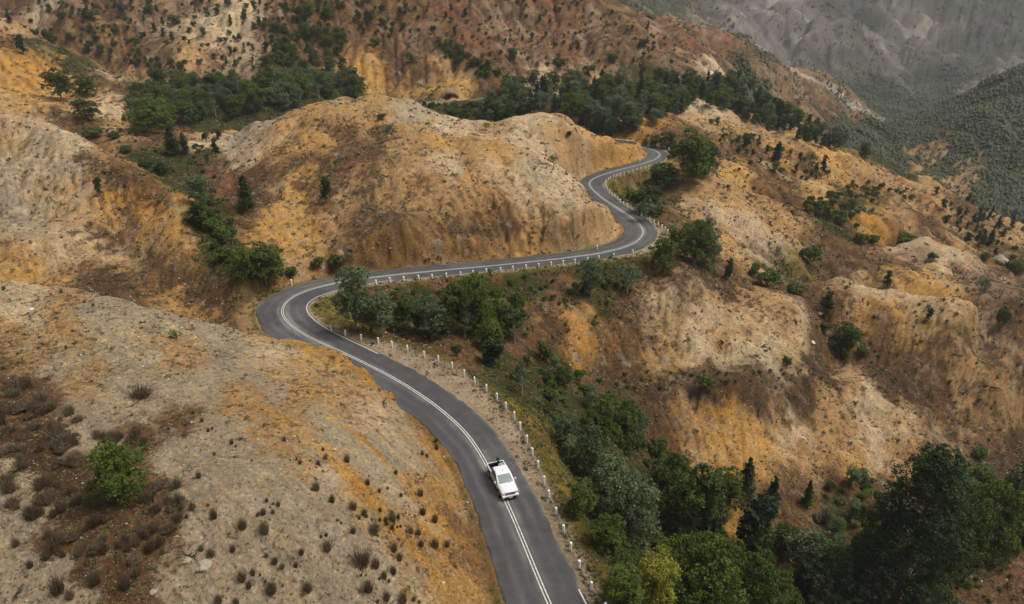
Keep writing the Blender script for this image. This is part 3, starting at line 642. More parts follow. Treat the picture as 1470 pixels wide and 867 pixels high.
# ---------------------------------------------------------------- roads
def strip_mesh(name, C, N, offs, dz, m, wear=None, skirt=0):
    """offs: list of arrays of lateral offsets"""
    n = len(C); k = len(offs); co = []
    for o, z in offs:
        co.append(np.stack([C[:, 0] + N[:, 0] * o, C[:, 1] + N[:, 1] * o, C[:, 2] + dz + z], 1))
    co = np.stack(co, 1).reshape(-1, 3)
    i = np.arange(n * k).reshape(n, k)
    q = np.stack([i[:-1, :-1], i[:-1, 1:], i[1:, 1:], i[1:, :-1]], -1).reshape(-1, 4)
    me = np_mesh(name, co, q, [m])
    if wear is not None:
        a = me.attributes.new('wear', 'FLOAT', 'POINT'); a.data.foreach_set('value', wear.reshape(-1).astype(np.float32))
    return me
def road(name, C, N):
    n = len(C); rel = np.linspace(-1, 1, 25); offs = []; wear = np.zeros((n, 27))
    s = np.concatenate([[0], np.cumsum(np.linalg.norm(np.diff(C[:, :2], axis=0), axis=1))])
    jl = .16 * vnoise(s / .9, s * 0 + 3, 5) + .12 * vnoise(s / 5, s * 0 + 3, 6); jr = .16 * vnoise(s / .8, s * 0 + 9, 7) + .12 * vnoise(s / 6, s * 0 + 9, 8)
    offs.append((-(C[:, 3] + jl), s * 0 - .16))
    for k, r in enumerate(rel):
        o = np.where(r < 0, r * (C[:, 3] + jl), r * (C[:, 4] + jr))
        offs.append((o, s * 0 + .03 * (1 - abs(r))))
        a = vnoise(s / 4.5, o / .5 + 3, 21) * .6 + vnoise(s / 1.7, o / .35, 22) * .5
        # polished wheel tracks are darker, the crown beside the centre line keeps pale chip
        prof = .75 * math.exp(-((abs(r) - .14) / .09) ** 2) + .30 * math.exp(-((abs(r) - .56) / .08) ** 2)
        long = .5 + .6 * vnoise(s / 17, s * 0 + 4 + (r > 0) * 30, 23)
        wear[:, k + 1] = np.clip(prof * np.clip(long, 0, 1) * (.8 + a), 0, 1) * 1.15 + .10 + .6 * math.exp(-((abs(r) - 1) / .07) ** 2) * np.clip(vnoise(s / 2.1, s * 0 + (40 if r > 0 else 50), 30) + .35, 0, 1) + .12 * (vnoise(s / 9, s * 0 + (7 if r > 0 else 2), 29) > .25)
    offs.append((C[:, 4] + jr, s * 0 - .16))
    wear[:, 0] = .3; wear[:, -1] = .3
    return tag(link(name, strip_mesh(name, C, N, offs, 0, M_asph, wear)), kind='structure')
road('winding_road', RC, RN)
road('far_road', FC, FN)
def line_mesh(name, C, N, o, w, dz=.012, dash=None):
    c3 = .03 * (1 - np.abs(o) / C[:, 3])
    return strip_mesh(name, C, N, [(o - w / 2, c3), (o + w / 2, c3)], dz, M_line)
def near_idx(u, v, z):
    p = W_z(u, v, z); return int(((RC[:, 0] - p[0]) ** 2 + (RC[:, 1] - p[1]) ** 2).argmin())
# double centre line: two stripes, merging to one broad worn line where it curves away
zero = np.zeros(len(RC))
i_mid = near_idx(483, 406.5, -1.8)
tag(link('centre_line_marking', line_mesh('centre_line_marking', RC, RN, zero - .14, .12)), kind='structure')
tag(link('centre_line_marking', line_mesh('centre_line_marking', RC, RN, zero + .14, .12)), kind='structure')
# edge lines
a, b_ = near_idx(520, 520, 0), near_idx(560, 395, -3)
sl_ = slice(a, b_)
tag(link('edge_line_marking', line_mesh('edge_line_marking', RC[sl_], RN[sl_], RC[sl_, 4] - .28, .14)), kind='structure')
sl_ = slice(0, near_idx(778, 846, 1.9))
tag(link('edge_line_marking', line_mesh('edge_line_marking', RC[sl_], RN[sl_], RC[sl_, 4] - .2, .13)), kind='structure')
tag(link('centre_line_marking', line_mesh('far_line', FC, FN, np.zeros(len(FC)), .14)), kind='structure')
# ---------------------------------------------------------------- plant prototypes (unit height 1)
def tube_geo(paths, sides=6):
    """paths: list of (points, radii); returns co, quads"""
    co, fc = [], []
    for pts, rad in paths:
        pts = [Vector(p) for p in pts]; base = len(co)
        for i, p in enumerate(pts):
            d = (pts[min(i + 1, len(pts) - 1)] - pts[max(i - 1, 0)]).normalized()
            u = d.orthogonal().normalized(); w = d.cross(u)
            for k in range(sides):
                a = 2 * math.pi * k / sides
                co.append(p + (u * math.cos(a) + w * math.sin(a)) * rad[i])
        for i in range(len(pts) - 1):
            for k in range(sides):
                a0 = base + i * sides + k; a1 = base + i * sides + (k + 1) % sides
                fc.append((a0, a1, a1 + sides, a0 + sides))
    return np.array([tuple(c) for c in co]), np.array(fc)
def leaf_geo(cen, nrm, size, rng, asp=.55, fold=.25):
    n = len(cen)
    r = rng.normal(size=(n, 3)); r /= np.linalg.norm(r, axis=1)[:, None]
    nn = nrm * .8 + r * .9; nn /= np.linalg.norm(nn, axis=1)[:, None] + 1e-9
    t = np.cross(nn, rng.normal(size=(n, 3))); t /= np.linalg.norm(t, axis=1)[:, None] + 1e-9
    b = np.cross(nn, t)
    s = size[:, None] if np.ndim(size) else size
    p0 = cen - t * s; p1 = cen + b * s * asp - nn * s * fold; p2 = cen + t * s; p3 = cen - b * s * asp - nn * s * fold
    co = np.stack([p0, p1, p2, p3], 1).reshape(-1, 3)
    i = np.arange(n)[:, None] * 4
    return co, np.concatenate([i, i + 1, i + 2, i + 3], 1)
def sph(n, rng):
    v = rng.normal(size=(n, 3)); return v / np.linalg.norm(v, axis=1)[:, None]
def lobes_crown(rng, lobes, n, leaf, asp=.55, shell=.75, sub=9):
    """lobes: list of (center, radii). sub clumps on each lobe carry the leaves."""
    cen, nrm, tint = [], [], []
    vol = np.array([r[0] * r[1] + r[1] * r[2] + r[0] * r[2] for c, r in lobes]); vol = vol / vol.sum()
    for (c, r), f in zip(lobes, vol):
        c = np.array(c); r = np.array(r); m = max(8, int(n * f)); per = max(3, m // sub // 4)
        ns = max(4, m // per)
        d = sph(ns, rng); d[:, 2] = np.where(d[:, 2] < -.45, -d[:, 2] * .6, d[:, 2]); d /= np.linalg.norm(d, axis=1)[:, None]
        rr = shell + (1 - shell) * rng.random(ns)[:, None] * rng.choice([1, 1, 1, .2], size=(ns, 1))
        cc = c + d * r * rr
        cr = float(np.mean(r)) * .26
        for q in range(ns):
            k = per
            e = sph(k, rng) * (rng.random((k, 1)) ** .4) * cr * rng.uniform(.6, 1.3)
            e[:, 2] *= .7
            cen.append(cc[q] + e); nrm.append(np.tile(d[q] + np.array([0, 0, .5]), (k, 1)))
            tint.append(np.clip(np.full(k, rng.normal(.42, .22)) + rng.normal(0, .08, k), 0, 1))
    cen = np.concatenate(cen); nrm = np.concatenate(nrm); tint = np.concatenate(tint)
    co, fc = leaf_geo(cen, nrm, leaf * rng.uniform(.6, 1.3, len(cen)), rng, asp)
    return co, fc, np.repeat(tint, 4)
def jitter_line(a, b, n, amp, rng):
    a = np.array(a, float); b = np.array(b, float)
    P = [a + (b - a) * t for t in np.linspace(0, 1, n)]
    for i in range(1, n): P[i] = P[i] + rng.normal(size=3) * amp * (i / n)
    return P
def make_broad(seed, n, leaf, mat_, wide=.42, low=.12, top=.62, bark=M_bark, nl=11, sparse=False):
    rng = np.random.default_rng(seed)
    lobes = []
    th = .30 if not sparse else .42
    ends = []
    for k in range(nl):
        a = rng.random() * 6.283; t = (k + .5) / nl
        z = low + .18 + (1 - low - .34) * t + rng.normal(0, .03)
        env = wide * math.sqrt(max(.05, 1 - abs((z - .48) / .62) ** 2.2))
        rad = env * rng.uniform(.35, .75)
        R = rng.uniform(.13, .23) * (1.0 if not sparse else .75) * (wide / .42) ** .5
        c = (math.cos(a) * rad, math.sin(a) * rad, min(z, 1 - R * .8)); ends.append(c)
        lobes.append((c, (R * 1.15, R * 1.15, R * (.85 if not sparse else .7))))
    if not sparse:
        lobes.append(((0, 0, .5), (wide * .6, wide * .6, .3)))
    lobes.append(((rng.normal(0, .03), rng.normal(0, .03), .88), (.15, .15, .12)))
    co, fc, ti = lobes_crown(rng, lobes, n, leaf)
    crown = np_mesh('crown', co, fc, [mat_], ti)
    paths = [(jitter_line((0, 0, -.06), (0, 0, .8), 6, .02, rng), np.linspace(.026, .008, 6))]
    for c in ends:
        z0 = c[2] * .5
        paths.append((jitter_line((0, 0, z0), c, 4, .015, rng), np.linspace(.012, .004, 4)))
    tc_, tf = tube_geo(paths)
    trunk = np_mesh('trunk', tc_, tf, [bark], smooth=True)
    return crown, trunk
def make_pine(seed, n, leaf, mat_, width=.22, layers=16, base=.05, blunt=1.0):
    rng = np.random.default_rng(seed); cen, nrm, ti = [], [], []
    paths = [([(0, 0, -.06), (0, 0, .5), (rng.normal(0, .01), 0, .97)], [.022, .013, .004])]
    for L in range(layers):
        t = (L + .5) / layers; z = base + (.97 - base) * t
        R = width * (1 - t ** 1.6) ** (.75 * blunt) * rng.uniform(.78, 1.12) + .012
        nb = max(4, int(9 * (1 - t) + 4))
        for k in range(nb):
            a = rng.random() * 6.283; r_ = R * rng.uniform(.7, 1.12)
            e = np.array([math.cos(a) * r_, math.sin(a) * r_, z + r_ * rng.uniform(-.05, .28)])
            paths.append(([(0, 0, z - .01), tuple(e)], [.005, .002]))
            m = max(4, int(n / layers / nb)); s = rng.random(m) ** .6
            p = np.array([0, 0, z]) + (e - np.array([0, 0, z])) * s[:, None] + rng.normal(size=(m, 3)) * np.array([.16, .16, .11]) * R
            cen.append(p); nrm.append(np.tile(np.array([math.cos(a) * .5, math.sin(a) * .5, .8]), (m, 1)))
            ti.append(np.clip(rng.normal(.4, .16) + rng.normal(0, .08, m) + .15 * (s - .5), 0, 1))
    cen = np.concatenate(cen); nrm = np.concatenate(nrm); ti = np.concatenate(ti)
    co, fc = leaf_geo(cen, nrm, leaf * rng.uniform(.6, 1.2, len(cen)), rng, .4)
    crown = np_mesh('crown', co, fc, [mat_], np.repeat(ti, 4))
    tc_, tf = tube_geo(paths, 5)
    return crown, np_mesh('trunk', tc_, tf, [M_bark], smooth=True)
def make_bigpine(seed, n, leaf):
    rng = np.random.default_rng(seed); lobes = []; paths = [(jitter_line((0, 0, -.06), (0, 0, .93), 7, .008, rng), np.linspace(.022, .006, 7))]
    for k in range(78):
        z = .04 + .9 * (k + .5) / 78; env = .39 * (1 - z) ** .82 * (1 + .12 * math.sin(k * 1.7)); a = k * 2.4 + rng.normal(0, .3); r_ = env * rng.uniform(.55, 1.0)
        R = rng.uniform(.055, .085) * (1.15 - .45 * z); c = (math.cos(a) * r_, math.sin(a) * r_, z + .02)
        lobes.append((c, (R * 1.25, R * 1.25, R * .8)))
        paths.append(([(0, 0, z - .03), (c[0] * .5, c[1] * .5, z - .01), c], [.006, .004, .002]))
    for z in (.15, .35, .55, .75): lobes.append(((0, 0, z), (.2 * (1 - z) + .03,) * 2 + (.12,)))
    lobes.append(((.01, 0, .95), (.045, .045, .045)))
    co, fc, ti = lobes_crown(rng, lobes, n, leaf, .45)
    return np_mesh('crown', co, fc, [L_pine], ti), np_mesh('trunk', *tube_geo(paths), [M_bark], smooth=True)
def make_shrub(seed, n, leaf, mat_, flat=.75):
    """unit width 1, height flat"""
    rng = np.random.default_rng(seed); lobes = []
    for k in range(8):
        a = rng.random() * 6.283; r_ = rng.uniform(.1, .3); R = rng.uniform(.14, .22)
        lobes.append(((math.cos(a) * r_, math.sin(a) * r_, flat * rng.uniform(.25, .72)), (R, R, R * .85)))
    lobes.append(((0, 0, flat * .42), (.33, .33, flat * .4)))
    co, fc, ti = lobes_crown(rng, lobes, n, leaf)
    paths = [(jitter_line((0, 0, -.08), (rng.normal(0, .15), rng.normal(0, .15), flat * .6), 4, .02, rng), [.03, .022, .015, .008]) for _ in range(4)]
    tc_, tf = tube_geo(paths, 5)
    k = len(co)
    co2 = np.vstack([co, tc_]); f2 = np.vstack([fc, tf + k])
    return np_mesh('shrub', co2, f2, [mat_, M_bark], np.concatenate([ti, np.zeros(len(tc_))]), np.concatenate([np.zeros(len(fc)), np.ones(len(tf))]))
def make_tussock(seed, n, mat_, w=.42, h=1.0):
    rng = np.random.default_rng(seed)
    a = rng.random(n) * 6.283; r0 = rng.random(n) ** .6 * w * .45; lean = rng.normal(0, .22, n) + r0 / w * .5
    hh = h * rng.uniform(.5, 1.0, n) * (1 - .4 * (r0 / w))
    b = np.stack([np.cos(a) * r0, np.sin(a) * r0, -.05 + 0 * a], 1)
    d = np.stack([np.cos(a) * lean, np.sin(a) * lean, np.ones(n)], 1); tip = b + d * hh[:, None]
    pa = rng.random(n) * 6.283; wv = np.stack([np.cos(pa), np.sin(pa), 0 * a], 1) * .011
    co = np.stack([b - wv, b + wv, tip + wv * .4, tip - wv * .4], 1).reshape(-1, 3)
    i = np.arange(n)[:, None] * 4
    ti = np.clip(rng.normal(.4, .22, n), 0, 1)
    return np_mesh('tussock', co, np.concatenate([i, i + 1, i + 2, i + 3], 1), [mat_], np.repeat(ti, 4))
TREES = {
 'b': [make_broad(100 + k, 13000, .0185, L_dark, low=-.06, nl=15) for k in range(4)],
 'B': [make_broad(120 + k, 17000, .0155, L_bright, wide=.46, low=-.06, nl=16) for k in range(2)],
 'g': [make_broad(140 + k, 8500, .0175, L_grey, wide=.33, nl=16, low=.0) for k in range(3)],
 'w': [make_broad(160 + k, 1900, .020, L_grey, wide=.36, nl=12, low=.22, bark=M_palebark, sparse=True) for k in range(3)],
 'y': [make_broad(180, 6500, .017, L_yellow, wide=.36, nl=16)],
 'p': [make_pine(200 + k, 3600, .028, L_pine) for k in range(3)],
 'c': [make_broad(220 + k, 3200, .030, L_pine, wide=.23, nl=11, low=-.04) for k in range(2)],
 'P': [make_bigpine(230, 70000, .0062)],
}
SHRUBS = {
 's': [make_shrub(300 + k, 2600, .036, L_dark) for k in range(3)],
 'S': [make_shrub(320 + k, 2600, .036, L_bright, .62) for k in range(2)],
 'X': [make_shrub(360 + k, 3600, .019, L_twig, .6) for k in range(3)],
 'x': [make_shrub(340 + k, 900, .045, L_scrub, .6) for k in range(3)],
}
WID = {'b': .84, 'B': .9, 'g': .66, 'w': .7, 'y': .72, 'p': .44, 'c': .5, 'P': .66}
NAME = {'b': 'broadleaf_tree', 'B': 'bushy_tree', 'g': 'gum_tree', 'w': 'gum_tree', 'y': 'wattle_tree', 'p': 'pine_tree', 'c': 'conifer_tree', 'P': 'pine_tree', 's': 'shrub', 'S': 'leafy_bush', 'x': 'dry_bush', 'X': 'dead_bush'}
CAT = {'b': 'tree', 'B': 'tree', 'g': 'gum tree', 'w': 'gum tree', 'y': 'wattle tree', 'p': 'pine tree', 'c': 'conifer', 'P': 'pine tree', 's': 'shrub', 'S': 'leafy bush', 'x': 'bush', 'X': 'dead bush'}
NPLANT = 0
def plant_at(p, kind, h, w, label, group=None):
    """h, w in metres"""
    global NPLANT
    NPLANT += 1
    rz = random.random() * 6.283
    if kind in TREES:
        crown, trunk = TREES[kind][NPLANT % len(TREES[kind])]
        r = empty(NAME[kind], p, rz)
        sxy = w / WID[kind]
        r.scale = (sxy, sxy, h)
        link('crown', crown, r); link('trunk', trunk, r)
    else:
        me = SHRUBS[kind][NPLANT % len(SHRUBS[kind])]
        r = link(NAME[kind], me, None, p); r.rotation_euler = (0, 0, rz)
        hh = {'s': .75, 'S': .62, 'x': .6, 'X': .6}[kind]
        r.scale = (w, w, h / hh)
    tag(r, label, CAT[kind], group)
    return r
def plant_px(u, vb, hpx, kind, wpx, label, group=None):
    vv = CY + F_PX / math.tan(PITCH)
    u = CX + (u - CX) * (vv - vb) / (vv - (vb - hpx * .5))      # uprights lean outwards in a downward view
    p = hit(u, vb)
    lo, hi = .1, 60.0
    for _ in range(30):                                          # height whose top is seen hpx above the foot
        h = (lo + hi) / 2
        if proj(p.x, p.y, p.z + h)[1] > vb - hpx: lo = h
        else: hi = h
    s = proj(p.x, p.y, p.z + h * .5)[2]
    d = math.atan2(CAMZ - p.z, p.y)
    w = (wpx or hpx * WID.get(kind, 1.2)) / s
    if kind in TREES: h *= .98
    else: h = max(.35 * w, h * .92 - .25 * w * math.tan(d))
    return plant_at(p, kind, h, w, label, group)
def inside(poly, x, y):
    c = False; j = len(poly) - 1
    for i in range(len(poly)):
        if (poly[i][1] > y) != (poly[j][1] > y) and x < (poly[j][0] - poly[i][0]) * (y - poly[i][1]) / (poly[j][1] - poly[i][1]) + poly[i][0]: c = not c
        j = i
    return c
def scatter(poly, n, kinds, hm, base, group, wr=(.85, 1.15), mind=.6, road_clear=2.5, ymin=0, split=3):
    """n plants on the ground seen inside a photo polygon; heights hm=(lo, hi) metres"""
    xs = [q[0] for q in poly]; ys = [q[1] for q in poly]; got = []; tries = 0
    while len(got) < n and tries < n * 40:
        tries += 1
        u = random.uniform(min(xs), max(xs)); v = random.uniform(min(ys), max(ys))
        if not inside(poly, u, v): continue
        p = hit(u, v)
        if p.y < ymin: continue
        if road_clear and ((RC[:, 0] - p.x) ** 2 + (RC[:, 1] - p.y) ** 2).min() < (3.6 + road_clear) ** 2: continue
        if road_clear and ((FC[:, 0] - p.x) ** 2 + (FC[:, 1] - p.y) ** 2).min() < 9: continue
        k = random.choice(kinds); h = random.uniform(*hm)
        if k in ('s', 'S', 'x'): h *= .55
        w = h * WID.get(k, 1.35) * random.uniform(*wr)
        if any((p.x - q[0]) ** 2 + (p.y - q[1]) ** 2 < (mind * (w + q[2]) * .5) ** 2 for q in got): continue
        got.append((p.x, p.y, w, k, h, p, u, v))
    U = sorted(g[6] for g in got); m = len(got)
    hs = {}
    for g in got: hs.setdefault(g[3], []).append(g[4])
    for g in got:
        k, h, u, v = g[3], g[4], g[6], g[7]
        cell = [q for q in got if abs(q[6] - u) < (max(xs) - min(xs)) * .12]
        back = v < sorted(q[7] for q in cell)[len(cell) // 2]
        ru = U.index(u) / max(1, m - 1)
        if m > 60: pos = ('at left end of', 'left centre of', 'amid', 'right centre of', 'at right end of')[min(4, int(ru * 5))]
        else: pos = ('on left of', 'amid', 'on right of')[min(2, int(ru * 3))]
        rank = sorted(hs[k]).index(h) / len(hs[k])
        size = 'low' if rank < .34 else ('tall' if rank > .67 else 'middling')
        plant_at(g[5], k, h, g[2], f"{size} {'rear' if back else 'front'} {KW[k]} {pos} {base}", (KW[k] + ('es' if KW[k].endswith('bush') else 's') + ', ' + group))
    return m
KW = {'b': 'dark rounded tree', 'B': 'bright green tree', 'g': 'grey green gum', 'w': 'pale stemmed gum', 'p': 'dark pine', 'c': 'narrow conifer', 's': 'dark shrub', 'S': 'olive bush', 'x': 'dry brown bush'}
# ---------------------------------------------------------------- plants one can point to: (u, v of the foot, height px, kind, width px, label)
PL = [
 (163,716,80,'B',78,'bright green rounded bushy tree standing alone among brown bushes on the near gravel slope'),
 (82,140,44,'b',40,'dark rounded tree below the orange patch, top left, taller of two side by side'),
 (122,134,30,'b',36,'smaller rounded tree just right of the tall dark round tree at top left'),
 (120,172,35,'b',34,'dark rounded tree in front of the pair of round trees at top left'),
 (30,78,30,'c',13,'lone narrow dark conifer on the long ridge at the top left edge'),
 (124,80,18,'c',11,'small dark conifer in the hollow behind the ridge'),
 (212,190,52,'B',62,'broad yellow green tree at the near left corner of the valley wood'),
 (245,221,44,'p',22,'dark pine with a wide skirt, left of two beside the valley wood'),
 (263,221,34,'p',14,'slim dark pine, right of two beside the valley wood'),
 (294,203,18,'s',14,'small bushy conifer on pale ground above the left gully'),
 (313,200,14,'c',9,'tiny conifer beside a bushy one on pale ground above the gully'),
 (308,224,27,'c',11,'slim conifer on the pale crumbly slope at the head of the gully'),
 (141,281,28,'c',11,'lone small conifer standing on the pale slope at the left'),
 (351,299,50,'p',25,'dark shaggy pine at the foot of the central dome, left side'),
 (467,291,39,'c',16,'lone dark conifer on the brown face of the central dome'),
 (377,408,64,'b',62,'big dark green round tree beside the hairpin bend'),
 (350,400,46,'b',34,'smaller dark tree on the left shoulder of the big tree at the hairpin'),
 (484,386,28,'s',38,'green rounded shrub under the cutting behind the hairpin'),
 (455,386,22,'s',26,'olive shrub left of the rounded shrub under the cutting'),
 (418,398,20,'S',26,'leafy light green shrub behind the lone white guide post'),
 (283,292,42,'g',28,'soft grey green tree high in the left gully'),
 (284,325,36,'c',26,'dark blue green tree midway down the left gully'),
 (305,335,28,'S',32,'dull green bush crowding the left gully beside the blue green tree'),
 (322,350,34,'S',40,'bright green bushy thicket in the bottom of the left gully'),
 (322,372,24,'S',40,'low olive shrub below the bright thicket in the left gully'),
 (134,196,15,'s',40,'long low green bush in the saddle behind the left hill'),
 (160,200,14,'s',24,'short dark bush at the right end of the long low saddle bush'),
 (181,218,13,'s',26,'green shrub on the back slope between saddle bush and gully'),
 (210,240,18,'s',28,'dark green shrub at the very top of the left gully'),
 (230,250,18,'c',18,'small blue green tree just below the topmost gully shrub'),
 # inside the hairpin
 (506,476,96,'g',54,'tall blue green gum inside the hairpin whose crown covers the road'),
 (532,476,54,'g',34,'short blue green gum on the right flank of the tall hairpin gum'),
 (548,482,64,'g',36,'grey green gum on thin trunk behind the fence inside the hairpin'),
 (572,470,56,'b',54,'dark tree at the road edge behind the thin trunked gum'),
 (618,488,68,'g',46,'pale grey green gum in the middle of the hairpin grove'),
 (598,474,38,'b',30,'low dark tree left of the pale gum in the hairpin grove'),
 (648,476,72,'b',50,'dark tree behind the pale gum in the hairpin grove'),
 (682,484,96,'B',60,'tallest bright topped round tree of the hairpin grove'),
 (716,482,72,'b',52,'dark round tree right of the tallest in the hairpin grove'),
 (738,482,62,'b',46,'outermost dark tree at the right end of the hairpin grove'),
 (739,494,50,'w',36,'sparse silvery gum with white stem at the right of the grove'),
 (667,486,44,'w',28,'small silvery gum with thin pale stem under the tallest grove tree'),
 (700,500,44,'b',40,'low dark tree in front of the grove, below the silvery gum'),
 (655,512,26,'s',19,'upright green bush behind the gravel pull out'),
 (709,526,40,'c',32,'dark bluish bushy tree below the grove on the gully side'),
 (640,478,36,'b',34,'low dark tree tucked beside the pale gum of the grove'),
 (782,520,40,'s',30,'round green shrub halfway down the gully under the upper road'),
 (750,568,52,'w',26,'slim sparse gum standing alone below the gravel pull out'),
 (849,426,56,'g',34,'blue green gum clinging below the upper road fence'),
 (902,422,44,'w',40,'sparse grey gum on the bank right of the blue green gum'),
 (868,412,26,'s',34,'low green shrub between the two gums below the upper road'),
 # by the upper bends
 (990,264,84,'b',66,'huge dark rounded tree outside the upper bend'),
 (1012,250,50,'b',40,'dark tree filling the right side of the huge round tree'),
 (952,274,42,'b',42,'dark round tree left of and below the huge one'),
 (934,308,42,'b',42,'dark tree inside the S bend beside the white posts'),
 (909,290,26,'s',36,'olive shrub inside the S bend closest to the tight curve'),
 (928,318,34,'w',34,'sparse grey tree in front of the dark one inside the S bend'),
 (1000,378,66,'b',42,'dark round tree right of the bend above the gully'),
 (1016,382,72,'g',36,'blue green gum pressed against the dark tree right of the bend'),
 (976,352,30,'s',32,'low dark shrub left of the dark tree and gum pair'),
 (953,390,50,'b',36,'compact dark tree on the verge just below the road bend'),
 (1046,404,34,'c',12,'thin conifer on brown ground right of the gum pair'),
 (926,209,11,'b',11,'tiny round tree behind the highest road bend'),
 (942,212,19,'b',18,'small pointed dark tree behind the highest road bend'),
 (960,212,24,'b',24,'dark tree between the small pointed one and the huge one'),
 (1117,233,32,'p',19,'dark conical pine alone on the ribbed slope at upper right'),
 (1071,214,24,'c',14,'dull green conifer left of the lone conical pine'),
 (1183,251,30,'c',9,'tall narrow conifer on the orange ribs at upper right'),
 (1162,250,34,'w',24,'feathery green tree just left of the tall narrow conifer'),
 # right slopes
 (1165,378,32,'S',42,'domed yellow green bush on the saddle right of the road'),
 (1146,421,19,'s',34,'dark flat topped bush on the right below the domed bush'),
 (1104,412,32,'S',48,'wide mixed green bush left of the dark flat topped bush'),
 (1085,396,24,'s',22,'small green bush at the top end of the wide mixed bush'),
 (1189,446,29,'c',17,'small dark bushy conifer near a pale rock on the right slope'),
 (1212,502,40,'b',46,'main round dark tree of the clump halfway down the right slope'),
 (1186,478,22,'s',24,'upper left shrub of the clump on the right slope'),
 (1239,510,20,'s',24,'lower right shrub of the clump on the right slope'),
 (1214,516,14,'S',18,'little bright shrub under the clump on the right slope'),
 (1015,560,32,'s',36,'round green bush at the left end of the dark terrace line'),
 (1130,524,17,'s',17,'small round bush on the terrace right of the bigger one'),
 (1044,550,9,'s',10,'tiny bush between the two round bushes of the terrace'),
 (1274,413,26,'c',10,'slim conifer on the crest of the pale orange spur'),
 (1335,461,20,'c',9,'small conifer lower on the pale orange spur'),
 (1340,373,14,'s',20,'dark round shrub on the white topped knoll at right'),
 (1415,374,17,'s',20,'dark round shrub behind the white topped knoll'),
 (1462,388,22,'s',34,'large dark shrub cut by the right picture edge'),
 (1408,436,42,'w',24,'feathery pale tree on the speckled hill at right'),
 (1442,472,34,'S',24,'light green bush at the foot of the speckled hill'),
 (1256,350,18,'s',16,'dark shrub beside the yellowish bush on the right saddle'),
 (1236,348,18,'S',26,'yellowish green bush on the saddle under the thicket'),
 (1302,348,14,'S',38,'flat yellow green bush at the rim of the white knoll'),
 (1424,352,26,'p',10,'dark slim conifer behind the white knoll at right'),
 # lower gully
 (862,642,74,'B',62,'bright domed tree at the top of the lower gully wood'),
 (898,640,66,'b',50,'dark tree right of the bright domed one in the lower gully'),
 (917,645,60,'w',34,'silvery thin stemmed gum in front of the dark gully tree'),
 (812,640,44,'g',34,'blue green small gum at the left rim of the lower gully'),
 (820,668,44,'g',32,'soft green young gum below the small blue green gum'),
 (852,700,94,'g',52,'tall yellowish gum in the middle of the lower gully'),
 (872,764,112,'g',58,'tall grey green gum behind the largest gum near the truck'),
 (905,812,134,'g',84,'largest grey green gum of the lower gully'),
 (835,740,50,'b',44,'dark undergrowth tree beside the posts right of the truck'),
 (870,800,62,'b',54,'dark tree under the largest gum nearest the fence'),
 (945,650,36,'s',36,'low green bush at the foot of the red brown bank'),
 (965,712,62,'b',56,'mid green tree behind the large dark lower wood tree'),
 (1000,772,106,'b',92,'large dark green rounded tree in the lower middle wood'),
 (1040,730,60,'b',50,'dark tree on the right shoulder of the large rounded one'),
 (1073,714,60,'p',29,'dark cone shaped pine against the orange bank'),
 (1108,752,72,'p',28,'slim dark conifer behind the squat one, lower centre'),
 (1090,802,92,'c',52,'squat dense dark conifer, lower centre'),
 (1161,727,40,'p',15,'small slim pine against the tan bank right of the cone shaped pine'),
 (1162,836,76,'w',78,'grey green umbrella shaped gum left of the giant pine'),
 (1172,850,80,'g',70,'blue grey gum under the umbrella shaped gum'),
 (1215,900,78,'g',92,'pale grey green gum at the bottom edge beside the giant pine'),
 (1315,905,272,'P',190,'giant dark pine dominating the lower right corner'),
 (1250,850,110,'b',80,'dark tree left of the giant pine, half behind it'),
 (1385,812,120,'b',80,'dark tree immediately right of the giant pine'),
 (1428,800,110,'b',70,'dark olive tree second to the right of the giant pine'),
 (1462,790,128,'g',56,'tall olive green gum at the right picture edge'),
 (1410,660,24,'s',26,'small green bush on the dark slope above the right edge trees'),
 (1385,715,40,'b',44,'dark round tree above and right of the giant pine top'),
 (945,884,100,'y',62,'wattle tree covered with yellow blossom at the bottom edge'),
 (1014,906,132,'B',128,'broad bright green tree at the bottom edge beside the yellow wattle'),
 (1078,912,112,'B',100,'second bright green crown at the bottom edge, right of the broad one'),
 (1122,896,74,'b',60,'dull green bushy tree at the bottom edge between bright crown and grey gum'),
 (895,868,50,'b',56,'dark bushy tree at the bottom edge between fence and wattle'),
 # slope behind, shrubs one by one
 (165,50,15,'s',16,'round dark bush on the khaki knob above the top left hollow'),
 (248,36,19,'s',25,'round dark bush on pale ribs, largest near the top left'),
 (129,27,18,'s',32,'wide dark bush at the top edge, second from the left'),
 (87,28,13,'s',20,'dark bush left of the wide one near the top left edge'),
 (174,18,11,'s',10,'small dark bush at the top between two wider bushes'),
 (214,18,16,'s',20,'dark bush at the very top above the round one on pale ribs'),
 (537,66,15,'s',20,'round bush on the rim above the brown scoop'),
 (588,90,20,'s',17,'upright green bush on the brown slope above the far road'),
 (735,82,18,'s',20,'dark round bush in the middle of the red slope'),
 (801,98,18,'s',26,'wide green bush in the lower middle of the red slope'),
 (880,88,15,'s',20,'dark bush on the right part of the red slope'),
 (925,66,14,'s',18,'dark bush near the skyline of the red slope'),
 (845,106,16,'s',24,'green bush right of the wide one, above the valley wood'),
 (908,45,10,'c',5,'tiny conifer on the skyline of the red slope'),
 (817,196,10,'S',12,'single bright green shrub on top of the dome ridge'),
 (697,187,12,'w',15,'small umbrella shaped tree on the crest of the dome'),
 (562,200,22,'w',22,'wispy green shrub on the upper dome above the red scar'),
 (548,172,13,'s',18,'low green shrub near the top of the dome'),
 (795,240,20,'w',16,'faint wispy sapling on the pale right part of the dome'),
]
for q in PL: plant_px(*q)
